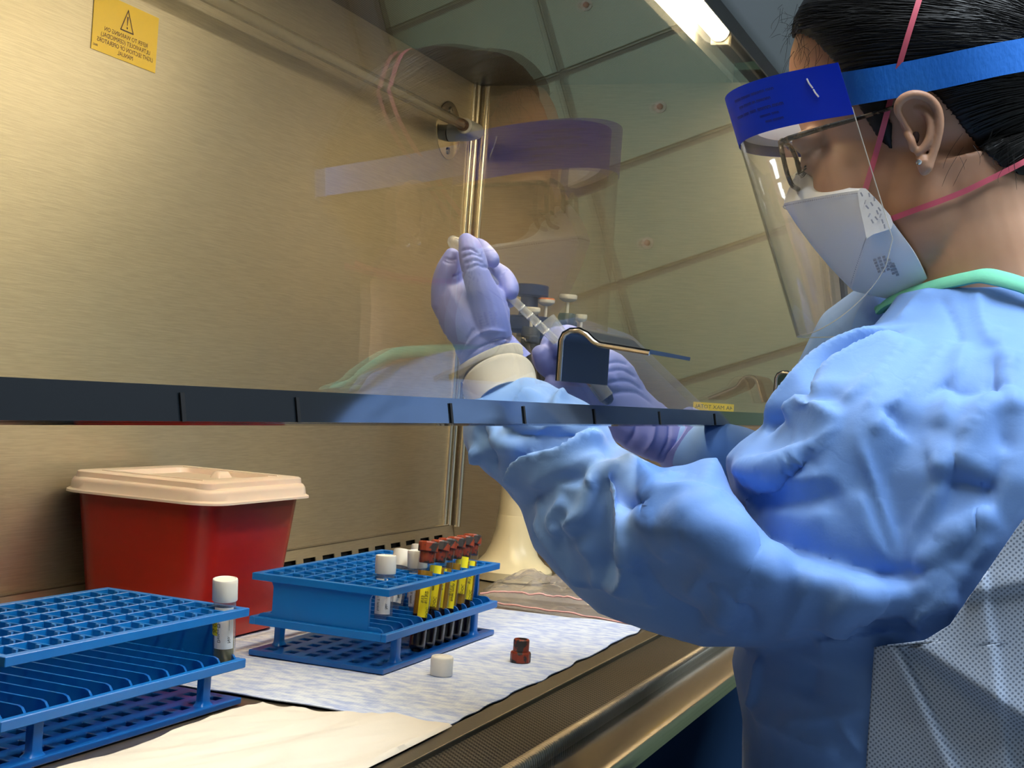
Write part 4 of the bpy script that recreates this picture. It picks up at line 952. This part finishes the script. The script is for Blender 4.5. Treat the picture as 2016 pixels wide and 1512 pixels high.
# ------------------------------------------------------------------ head
def _frame(th, pt, rl):
    f = Vector((math.sin(th)*math.cos(pt), math.cos(th)*math.cos(pt), -math.sin(pt))); s = Vector((-math.cos(th), math.sin(th), 0)); u = s.cross(f)
    if u.z < 0: u = -u
    return f, math.cos(rl)*s+math.sin(rl)*u, math.cos(rl)*u-math.sin(rl)*s
HF, HS, HU = _frame(rad(8), rad(16.5), rad(-3))      # facing, towards the near ear, up
HC = at(1803, 268, X=1.06)-HS*.07
def ha(a, b, c): return HC+HF*a+HS*b+HU*c
def hl(x, y, b):
    d = ray(x, y); t = (HC+HS*b-CAM).dot(HS)/d.dot(HS); return CAM+d*t
HM = Matrix((HF, HS, HU)).transposed().to_4x4(); HM.translation = HC
def ell(mb, c, r, n=28, m=16, rot=None):
    vs_ = []; fs_ = []
    for i in range(m+1):
        t = math.pi*i/m
        for k in range(n):
            a = 2*math.pi*k/n; p = Vector((r[0]*math.sin(t)*math.cos(a), r[1]*math.sin(t)*math.sin(a), r[2]*math.cos(t)))
            if rot: p = rot @ p
            vs_.append(HM @ (p+Vector(c)))
    for i in range(m):
        for k in range(n): fs_.append((i*n+k, (i+1)*n+k, (i+1)*n+(k+1) % n, i*n+(k+1) % n))
    mb.add(vs_, fs_); return mb
sk = MB()
ell(sk, (0,0,.055), (.098,.072,.092)); ell(sk, (.032,0,.082), (.064,.060,.060)); ell(sk, (.040,0,-.020), (.060,.061,.080)); ell(sk, (.028,0,-.070), (.046,.040,.034))
ell(sk, (.060,.034,-.012), (.030,.028,.032)); ell(sk, (.060,-.034,-.012), (.030,.028,.032)); ell(sk, (.010,.036,-.045), (.040,.028,.052)); ell(sk, (.010,-.036,-.045), (.040,.028,.052))
ell(sk, (.098,0,-.012), (.018,.014,.022)); ell(sk, (.094,0,.010), (.012,.010,.026)); ell(sk, (.084,.032,.028), (.014,.028,.009)); ell(sk, (.084,-.032,.028), (.014,.028,.009))
ell(sk, (.0835,.033,.012), (.0125,.0145,.0115)); ell(sk, (.0835,-.033,.012), (.0125,.0145,.0115)); ell(sk, (.088,0,-.052), (.014,.024,.012))
sk.tube([ha(-.012,0,-.02), ha(-.012,0,-.07), Vector((1.128,.052,.345)), Vector((1.13,.045,.30))], [.060,.056,.056,.066], 32)
head_me = remesh(sk, .0022, 8, .5, 'head'); head_me.shade_smooth()
M_skin = mat('skin', (.47,.245,.145), .48, spec=.4, sss=.12, sss_r=(1,.35,.2), color2=(.53,.29,.175), noise_scale=30, bump=.08, bump_scale=500, bump_dist=.0004)
# near ear: bowl, rim, inner ridge, tragus, lobe; mirrored for the far side
em = MB(); DE = (ha(0,.074,0)-CAM).dot(_F)
ear_px = [(1764,222),(1768,200),(1785,184),(1808,179),(1832,188),(1850,210),(1857,240),(1851,278),(1842,308),(1834,334),(1822,347),(1810,343),(1804,322),(1800,300),(1788,275),(1772,250)]
inflate(em, ear_px, [(1770,240,DE-.002),(1855,240,DE-.010),(1810,180,DE-.008),(1815,345,DE-.004),(1805,265,DE+.001)], .0030, 14, 3)
chain(em, smooth_chain([(1792,262,DE-.004,6),(1778,240,DE-.006,6),(1767,216,DE-.009,8),(1775,196,DE-.012,9),(1798,186,DE-.014,9),(1826,192,DE-.014,9),(1845,213,DE-.014,9),(1850,245,DE-.013,9),(1844,282,DE-.011,8),(1834,310,DE-.009,9),(1826,330,DE-.008,11)]))
chain(em, smooth_chain([(1795,212,DE-.005,7),(1818,218,DE-.008,8),(1831,240,DE-.010,8),(1830,268,DE-.010,8),(1820,290,DE-.008,9),(1808,300,DE-.007,8)]))
chain(em, smooth_chain([(1786,262,DE-.003,8),(1794,276,DE-.007,8),(1798,292,DE-.006,8)]))
chain(em, smooth_chain([(1818,318,DE-.006,15),(1820,334,DE-.006,12)]))
ear_me = remesh(em, .0009, 4, .5, 'ear'); ear_me.shade_smooth()
M_ear = M_skin
body_skin = P_(link('head', head_me, M_skin)); body_skin['label'] = 'face, neck and ear seen from the side'
W(link('ear', ear_me, M_skin), person)
eo = MB(); 
v = [HM.inverted() @ Vector(p) for p in get_co(ear_me)]
em2 = bpy.data.meshes.new('ear'); em2.from_pydata([HM @ Vector((p.x, -p.y, p.z)) for p in v], [], [tuple(f.vertices)[::-1] for f in ear_me.polygons]); em2.update(); em2.shade_smooth()
P_(link('ear', em2, M_skin))
o = P_(chain(MB(), [(1803,266,DE-.0036,7),(1802,276,DE-.0036,7)]).build('ear_canal_shade', mat('ear_shadow', (.03,.012,.008), .9)))  # dark plug stands for the shade inside the ear
o = P_(MB().lathe([(.0001,-.0012),(.0017,-.0008),(.0021,.0004),(.0014,.0014),(.0001,.0016)], 10, Matrix.Translation(at(1809,319,D=DE-.0145)) @ Matrix.Rotation(-math.pi/2,4,'Y')).build('earring', mat('ear_stud', (.9,.9,.92), .08, 1.0), smooth=0)); o['label'] = 'small bright stud earring'
# eyelashes and lid
M_hair = mat('black_hair', (.007,.006,.005), .48, spec=.3)
mb = MB()
for sgn in (1, -1):
    for k in range(12):
        t = k/11; b0 = .020+.026*t; c0 = .0095-.006*abs(t-.5)
        p0 = ha(.0955-.0065*t*t, sgn*b0, c0); p1 = ha(.1015-.004*t, sgn*(b0+.003*t), c0-.003); mb.tube([p0, p0.lerp(p1,.5)-HU*.001, p1], [.0005,.0004,.0002], 4)
    mb.tube([ha(.0962-.0012*(k/6)**2*6, sgn*(.018+.0048*k), .0100-.004*abs(k/6-.5)) for k in range(7)], .0007, 6)
P_(mb.build('eyelashes', M_hair))['kind'] = 'stuff'

# hair: a thick cap grown from the scalp, strands combed back, stray curls at the temple
HPOLY = [(.092,.120),(.112,.16),(0,.22),(-.17,.18),(-.17,-.12),(-.085,-.075),(-.060,-.048),(-.046,-.037),(-.032,-.012),(-.025,.010),(-.012,.036),(.010,.036),(.015,.006),(.022,-.006),(.030,.012),(.038,.045),(.046,.0725),(.060,.097),(.074,.110)]
def inpoly(x, y, P):
    c = False
    for (ax, ay), (bx, by) in zip(P, P[1:]+P[:1]):
        if (ay > y) != (by > y) and x < (bx-ax)*(y-ay)/(by-ay)+ax: c = not c
    return c
def dpoly(x, y, P):
    m = 9
    for (ax, ay), (bx, by) in zip(P, P[1:]+P[:1]):
        L2 = (bx-ax)**2+(by-ay)**2; t = max(0, min(1, ((x-ax)*(bx-ax)+(y-ay)*(by-ay))/L2)); m = min(m, math.hypot(x-ax-t*(bx-ax), y-ay-t*(by-ay)))
    return m
hc = get_co(head_me); hn = get_no(head_me); Mi = HM.inverted(); keep = {}; vs_ = []; fs_ = []
for i, p in enumerate(hc):
    q = Mi @ Vector(p)
    if q.z > -.08 and inpoly(q.x, q.z, HPOLY):
        d = min(dpoly(q.x, q.z, HPOLY), .03)/.03; e = (.0015+.0105*d**.6)
        e *= 1+.10*noise.noise(Vector((q.x*25, q.y*25, q.z*110)))
        keep[i] = len(vs_); vs_.append(Vector(p)+Vector(hn[i])*e)
for f in head_me.polygons:
    k = [keep.get(v_) for v_ in f.vertices]
    if None not in k: fs_.append(tuple(k))
def biggest(nv, faces):
    par = list(range(nv))
    def find(i):
        while par[i] != i: par[i] = par[par[i]]; i = par[i]
        return i
    for f in faces:
        for k in f[1:]: par[find(k)] = find(f[0])
    cnt = {}
    for f in faces: cnt[find(f[0])] = cnt.get(find(f[0]), 0)+1
    best = max(cnt, key=cnt.get); return [f for f in faces if find(f[0]) == best]
fs_ = biggest(len(vs_), fs_); used = sorted({k for f in fs_ for k in f}); re_ = {k: i for i, k in enumerate(used)}
vs_ = [vs_[k] for k in used]; fs_ = [tuple(re_[k] for k in f) for f in fs_]
cap_me = bpy.data.meshes.new('hair'); cap_me.from_pydata(vs_, [], fs_); cap_me.update(); cap_me.shade_smooth()
hair = P_(link('hair', cap_me, M_hair)); hair['label'] = 'black hair combed back over the ear'
sm = hair.modifiers.new('s', 'SMOOTH'); sm.iterations = 6; so = hair.modifiers.new('t', 'SOLIDIFY'); so.thickness = .004; so.offset = -1
hbvh = BVHTree.FromPolygons(vs_, fs_)
rs = random.Random(5); mb = MB(); BUN = Vector((-.125, 0, .020))
for k in range(900):
    for _try in range(40):
        a_, c_ = rs.uniform(-.10, .095), rs.uniform(-.05, .15)
        if inpoly(a_, c_, HPOLY) and dpoly(a_, c_, HPOLY) < (.012 if k < 350 else .2): break
    else: continue
    sgn = 1 if rs.random() < .8 else -1; q = Vector((a_, sgn*.09, c_)); pts = []
    for j in range(12):
        t = j/11; p = q.lerp(Vector((BUN.x, sgn*.03, BUN.z+.03*(c_-.04)/.1)), t*.75)
        org = HM @ Vector((p.x, sgn*.14, p.z)); loc, nn, _i, _d = hbvh.ray_cast(org, -HS*sgn)
        if loc is None: break
        pts.append(loc+nn*(.0006+.0012*rs.random()*(1 if sgn > 0 else 1)) if nn.dot(HS*sgn) > 0 else loc-nn*.001)
    if len(pts) > 3: mb.tube(pts, [.00025]+[.00042]*(len(pts)-2)+[.0002], 4)
for k in range(70):   # stray hair at the forehead, temple, ear and nape
    if k < 38: s0 = (rs.uniform(1535,1600), rs.uniform(0,75)); dr = (rs.uniform(-30,4), rs.uniform(-10,55))
    elif k < 56: s0 = (rs.uniform(1560,1650), rs.uniform(60,110)); dr = (rs.uniform(-25,5), rs.uniform(20,60))
    else: s0 = (rs.uniform(1870,2000), rs.uniform(250,340)); dr = (rs.uniform(-40,10), rs.uniform(30,80))
    b_ = .045 if k < 38 else .058 if k < 56 else .062; cu = rs.uniform(-14,14)
    P = [hl(s0[0]+dr[0]*t+cu*math.sin(2.4*t), s0[1]+dr[1]*t+3*math.sin(2.5*t+k), b_+.004*t) for t in np.linspace(0,1,9)]
    mb.tube(P, [.00013]*8+[.00006], 4)
o = P_(mb.build('hair_strands', M_hair, smooth=60, fix=False)); o['kind'] = 'stuff'
# two surfaces the straps lie on
allv = list(vs_); allf = list(fs_); o_ = len(allv); allv += [Vector(p) for p in hc]; allf += [tuple(i+o_ for i in f.vertices) for f in head_me.polygons]
surf = BVHTree.FromPolygons(allv, allf)
def ribbon(name, pl, wpx, m, off, parent, tilt=0, mirror=True, thick=.0008, bvh=None, round_='back'):
    pl = smooth_path(pl, 8); P = []
    for i, (x, y) in enumerate(pl):
        x2, y2 = pl[min(i+1, len(pl)-1)]; x1, y1 = pl[max(i-1, 0)]; d = math.hypot(x2-x1, y2-y1) or 1; nx_, ny_ = -(y2-y1)/d, (x2-x1)/d
        w_ = wpx if not callable(wpx) else wpx(i/(len(pl)-1)); row = []
        for k in (-1, -.33, .33, 1):
            xx, yy = x+nx_*w_*k/2, y+ny_*w_*k/2; h = hit(bvh or surf, xx, yy)
            row.append((h, xx, yy))
        P.append(row)
    ds = []
    for row in P:
        dd = [(h-CAM).dot(_F) for h, _x, _y in row if h]; ds.append(min(dd) if dd else None)
    last = next(d for d in ds if d)
    for i, d in enumerate(ds):
        if d is None: ds[i] = last
        last = ds[i]
    ds = np.convolve(np.pad(ds, 4, mode='edge'), np.ones(9)/9, 'valid') if len(ds) > 8 else ds
    G = [[at(x, y, D=d-off) for h, x, y in row] for row, d in zip(P, ds)]
    # the far half mirrors the near one and the two meet round the back or over the crown of the head
    inv = HM.inverted(); mir = lambda p: HM @ Vector(((inv @ p).x, -(inv @ p).y, (inv @ p).z))
    e = [inv @ p for p in G[-1]]; mid = (e[0]+e[-1])/2; hw = (e[-1]-e[0])/2; ext = []
    if round_ == 'back':
        c_, t0 = Vector((0, 0, mid.z)), math.atan2(mid.y, mid.x); rot = lambda t: Vector((math.cos(t), math.sin(t), 0)); t1 = 2*math.pi-t0
    else:
        c_, t0 = Vector((mid.x, 0, .05)), math.atan2(mid.z-.05, mid.y); rot = lambda t: Vector((0, math.cos(t), math.sin(t))); t1 = math.pi-t0
    r_prev = (mid-c_).length
    for k in range(1, 24):
        t = t0+(t1-t0)*k/24; d = rot(t); loc, nn, _i, _d = surf.ray_cast(HM @ (c_+d*.3), (HM.to_3x3() @ -d).normalized())
        r_ = (loc-(HM @ c_)).length+.002 if loc else r_prev
        r_ = max(r_, r_prev*.97); r_prev = r_; u_ = Vector((0, 0, 1)) if round_ == 'back' else Vector((1, 0, 0))
        sg = 1 if hw.dot(u_) > 0 else -1; p = c_+d*r_
        ext.append([HM @ (p+u_*(sg*hw.length*q)) for q in (-1, -.33, .33, 1)])
    G2 = G+ext+[[mir(p) for p in row] for row in G[::-1]]
    o = MB().sheet(G2, thick).build(name, m, smooth=60); o.parent = parent
    return o

# glasses
M_tort = mat('tortoiseshell', (.012,.008,.006), .2, color2=(.16,.10,.055), noise_scale=130, ramp=(.5,.6))
gs = bpy.data.objects.new('glasses', None); COL.objects.link(gs); P_(gs); gs['label'] = 'tortoiseshell glasses behind the face shield'
def G_(mb, name, m, **k): o = mb.build(name, m, **k); o.parent = gs; return o
for sgn in (1, -1):
    lp = [(y+.040, z+.013) for y, z in rrect(.0255,.0185,.0135,6)]
    wrap = lambda b: .1030-.08*max(0, b-.02)**1.0*1.0
    ring = [ha(wrap(b), sgn*b, c) for b, c in lp]
    G_(MB().tube(ring+ring[:2], .0019, 8), 'rim', M_tort)
    n_ = len(ring); cm_ = ha(wrap(.040), sgn*.040, .013)
    mbl = MB(); mbl.add(ring+[cm_], [(i, (i+1) % n_, n_) for i in range(n_)]); G_(mbl, 'lens', clear('lens_glass', (.96,.97,.95), 1.5), fix=False)
    G_(MB().tube([ha(.0985,sgn*.0655,.0270), ha(.090,sgn*.0705,.0272), ha(.060,sgn*.0745,.0258), ha(.030,sgn*.0765,.0240), ha(.0,sgn*.0775,.0235)], [.0032,.0030,.0026,.0022,.0018], 8, flat=.7), 'temple', M_tort)
G_(MB().tube([ha(.1025,-.015,.018), ha(.106,0,.021), ha(.1025,.015,.018)], .0018, 8), 'bridge', M_tort)

# respirator: folded three-panel mask, near half traced, far half mirrored
M_mask = mat('mask_white', (.93,.92,.93), .75, bump=.10, bump_scale=400, bump_dist=.0004, sss=.1, sss_r=(1,1,1))
mk = bpy.data.objects.new('face_mask', None); COL.objects.link(mk); P_(mk); mk['label'] = 'white folded respirator mask'
fc = [(.1045,0,.0200),(.1005,.014,.0125),(.085,.037,-.003),(.060,.0585,-.019),(.047,.0660,-.0246)]     # against nose and cheek
uf = [(.1225,0,-.0105),(.1165,.030,-.0118),(.092,.052,-.0175),(.066,.0645,-.0225),(.047,.0680,-.0260)]  # upper fold
lf = [(.0860,0,-.0900),(.0822,.020,-.0885),(.064,.046,-.072),(.050,.0615,-.0600),(.034,.0680,-.0540)]    # lower fold
ch = [(.024,0,-.119),(.022,.028,-.112),(.021,.048,-.0965),(.023,.060,-.079),(.031,.0645,-.0560)]      # under the chin
def interp(P, n=16):
    A = smooth_chain([tuple(p) for p in P], n//4); return A
def panel(A, B, name, bulge, n=10):
    A, B = interp(A), interp(B); full = lambda L: [(a,-b,c) for a, b, c in L[::-1]]+L[1:]
    A, B = full(A), full(B); G = []
    for k in range(n+1):
        t = k/n; G.append([ha(*(np.array(p)*(1-t)+np.array(q)*t)) + (HF*bulge*4*t*(1-t)*(1-abs(i/(len(A)-1)*2-1))) for i, (p, q) in enumerate(zip(A, B))])
    o = MB().sheet(G, .0010).build(name, M_mask, smooth=50); o.parent = mk; return o
panel(fc, uf, 'upper_panel', .003); mid_ = panel(uf, lf, 'middle_panel', .004); panel(lf, ch, 'lower_panel', .003)
for sgn in (1, -1):
    fl = [hl(x, y, .0695) for x, y in ((1688,378),(1694,370),(1704,371),(1730,398),(1752,424),(1758,440),(1755,450),(1740,455),(1718,462),(1706,470),(1700,440),(1692,405))]
    inv = HM.inverted()
    if sgn < 0: fl = [HM @ Vector(((inv @ p).x, -(inv @ p).y, (inv @ p).z)) for p in fl]
    dv = HS*(.0012*sgn); mb = MB(); n_ = len(fl)
    mb.add([p for p in fl]+[p-dv for p in fl], [tuple(range(n_)), tuple(range(2*n_-1, n_-1, -1))]+[(i, n_+i, n_+(i+1) % n_, (i+1) % n_) for i in range(n_)])
    o = mb.build('side_tab', M_mask, smooth=0); o.parent = mk
M_stitch = mat('weld_grey', (.42,.42,.48), .8)
mb = MB()
def dash(p, d, L, w_, n_):
    d = d.normalized(); s2 = d.cross(n_).normalized(); p = p+n_*.0011
    mb.add([p-d*L/2-s2*w_/2, p+d*L/2-s2*w_/2, p+d*L/2+s2*w_/2, p-d*L/2+s2*w_/2], [(0,1,2,3)])
for L_, t0 in ((uf, .02), (lf, .0)):
    A = interp(L_, 32)
    pts = [ha(*p) for p in A]
    for sub in range(1, len(pts)):
        for t in (.0, .5):
            p = pts[sub-1].lerp(pts[sub], t); d = pts[sub]-pts[sub-1]; dash(p+HU*(-.0022 if L_ is uf else .0022), (d.normalized()+HU*.8), .0013, .0008, (HS*.8+HF*.35).normalized())
for x, y, r_ in ((1697,383,.5),(1704,398,-.3),(1712,384,.2),(1717,402,.6),(1722,392,.1),(1708,408,.9),(1728,418,.4),(1734,425,-.4),(1726,430,.8),(1738,436,.3),(1718,436,.5),(1742,446,.2),(1712,424,-.5),(1732,412,.7)):
    p = hl(x, y, .0702); dash(p, (-_U+_R*r_), .0032, .0011, HS)
lw = bvh_of(bpy.data.objects['lower_panel'].data)
for k, (x, y, L_) in enumerate(((1722,512,26),(1731,508,30),(1740,506,28),(1750,512,30),(1758,520,24))):
    for j in range(5):
        h = hit(lw, x+j*2.2, y+j*L_/4.6)
        if h: dash(h-ray(x, y).normalized()*.0006, -_U+_R*.3, .0017, .0022, (CAM-h).normalized())
o = mb.build('weld_marks', M_stitch, smooth=0, fix=False); o.parent = mk
M_pink = mat('strap_pink', (.62,.10,.14), .6)
o = ribbon('upper_strap', [(1703,374),(1716,330),(1732,275),(1748,215),(1757,180),(1770,130),(1786,75),(1806,10),(1822,-40)], 11, M_pink, .0035, mk, round_='crown')
o = ribbon('lower_strap', [(1752,432),(1800,414),(1850,396),(1900,376),(1950,352),(2000,327),(2040,305)], 11, M_pink, .0030, mk)

# face shield: curved clear visor, blue forehead strip, elastic band
fs = bpy.data.objects.new('face_shield', None); COL.objects.link(fs); P_(fs); fs['label'] = 'clear face shield with a dark blue forehead strip'
def vis(phi, t, off=0):
    a = .038+.110*max(0, math.cos(phi))**.75; b = .0855*math.sin(phi)
    top = .0652+(a-.04)*.165; n_ = Vector((math.cos(phi), math.sin(phi)))
    return ha(a-.012*t+off*n_.x, b+off*n_.y, top-.198*t)
NP = 72; phis = [rad(-90+180*i/NP) for i in range(NP+1)]
tmax = lambda ph: 1.0 if abs(ph) < rad(40) else 1-.32*(1-math.sqrt(max(0, 1-((abs(ph)-rad(40))/rad(50))**2)))
M_visor = clear('visor_film', (.985,.985,.98), 1.45, .06, milky=.02)
o = MB().sheet([[vis(ph, tmax(ph)*k/20) for k in range(21)] for ph in phis], .0005).build('visor', M_visor, smooth=80); o.parent = fs
ed = [vis(rad(-90), tmax(rad(-90))*k/12) for k in range(2, 13)]+[vis(ph, tmax(ph)) for ph in phis]+[vis(rad(90), tmax(rad(90))*k/12) for k in range(12, 2, -1)]
MB().tube(ed, .00045, 6).build('visor_edge_glint', clear('visor_glint_film', (.9,.9,.88), 1.5, .2, milky=.6, milk=(.9,.88,.80)), o)  # milky rim paints the light caught along the edge of the film
M_strip = mat('strip_blue', (.002,.022,.42), .42, spec=.15)
sp2 = [ph for ph in phis]
strip = MB().sheet([[vis(ph, -.006+.204*k/6, .0008) for k in range(7)] for ph in phis], .0006).build('forehead_strip', M_strip, smooth=80); strip.parent = fs
o = MB().sheet([[vis(ph*.96, .01+.15*k/4, -.003) for k in range(5)] for ph in phis if abs(ph) < rad(66)], -.012).build('foam_pad', mat('foam_white', (.7,.7,.72), .9), smooth=80); o.parent = fs
# small black print, too fine to read in the photo (reversed like the rest of the photograph) and a staple on the strip
mb = MB()
for s2, t, ph0, sz in (('nnmnn mnnmn nmnnmn mnn', .040,54,.0044), ('nmn mnnm nn mnnmnn', .072,54,.0044), ('mnnm nmn mnn nmnnm mnm', .105,54,.0050), ('nmnnm nmn', .135,62,.0040), ('mnn mnnm', .160,64,.0040)):
    v_, f_2 = text_flat(s2, sz)
    mb.add([vis(rad(ph0)+p.x/.105*1.0, t-p.y/.198, .0017) for p in v_], f_2)
o = mb.build('print', mat('strip_ink', (.001,.001,.012), .8), smooth=0, fix=False); o.parent = strip
MB().tube([vis(rad(82), .035, .0020), vis(rad(82.4), .055, .0030), vis(rad(82.9), .075, .0020)], .0006, 6).build('staple', mat('staple_steel', (.9,.9,.9), .2, .6), strip)
MB().tube([vis(rad(83), .080, .0022), vis(rad(83.4), .095, .0030), vis(rad(83.9), .112, .0022)], .0006, 6).build('staple', MATS['staple_steel'], strip)
M_elastic = mat('elastic_blue', (.008,.16,.62), .75, bump=.5, bump_scale=380, bump_stretch=(1,1,.4), bump_dist=.0008)
o = ribbon('elastic_band', [(1652,178),(1700,170),(1760,160),(1830,146),(1900,131),(1960,118),(2020,107),(2070,95)], lambda t: 68-4*t, M_elastic, .0035, fs)

# green bound neckline of the gown
M_teal = mat('binding_green', (.16,.55,.37), .8, bump=.4, bump_scale=300, bump_dist=.0006)
gb = bvh_of(gown_me)
pl = [(1738,606,1.135),(1752,594,1.125),(1775,583,1.110),(1805,573,1.092),(1850,560,1.074),(1900,549,1.062),(1935,543,1.056),(1970,549,1.052),(2016,562,1.050),(2070,580,1.052)]
pts = [at(x, y, X=X) for x, y, X in pl]; pts += [Vector(q) for q in ((1.078,-.014,.349),(1.13,-.024,.352),(1.178,-.012,.350),(1.200,.030,.350),(1.193,.080,.345),(1.168,.112,.339))]+[pts[0]]; pts = [Vector(p[:3]) for p in smooth_chain([(*p, 0) for p in pts], 5)]
o = P_(MB().tube(pts, .0085, 12, flat=.42, up=(-.6,.5,1)).build('neck_binding', M_teal));
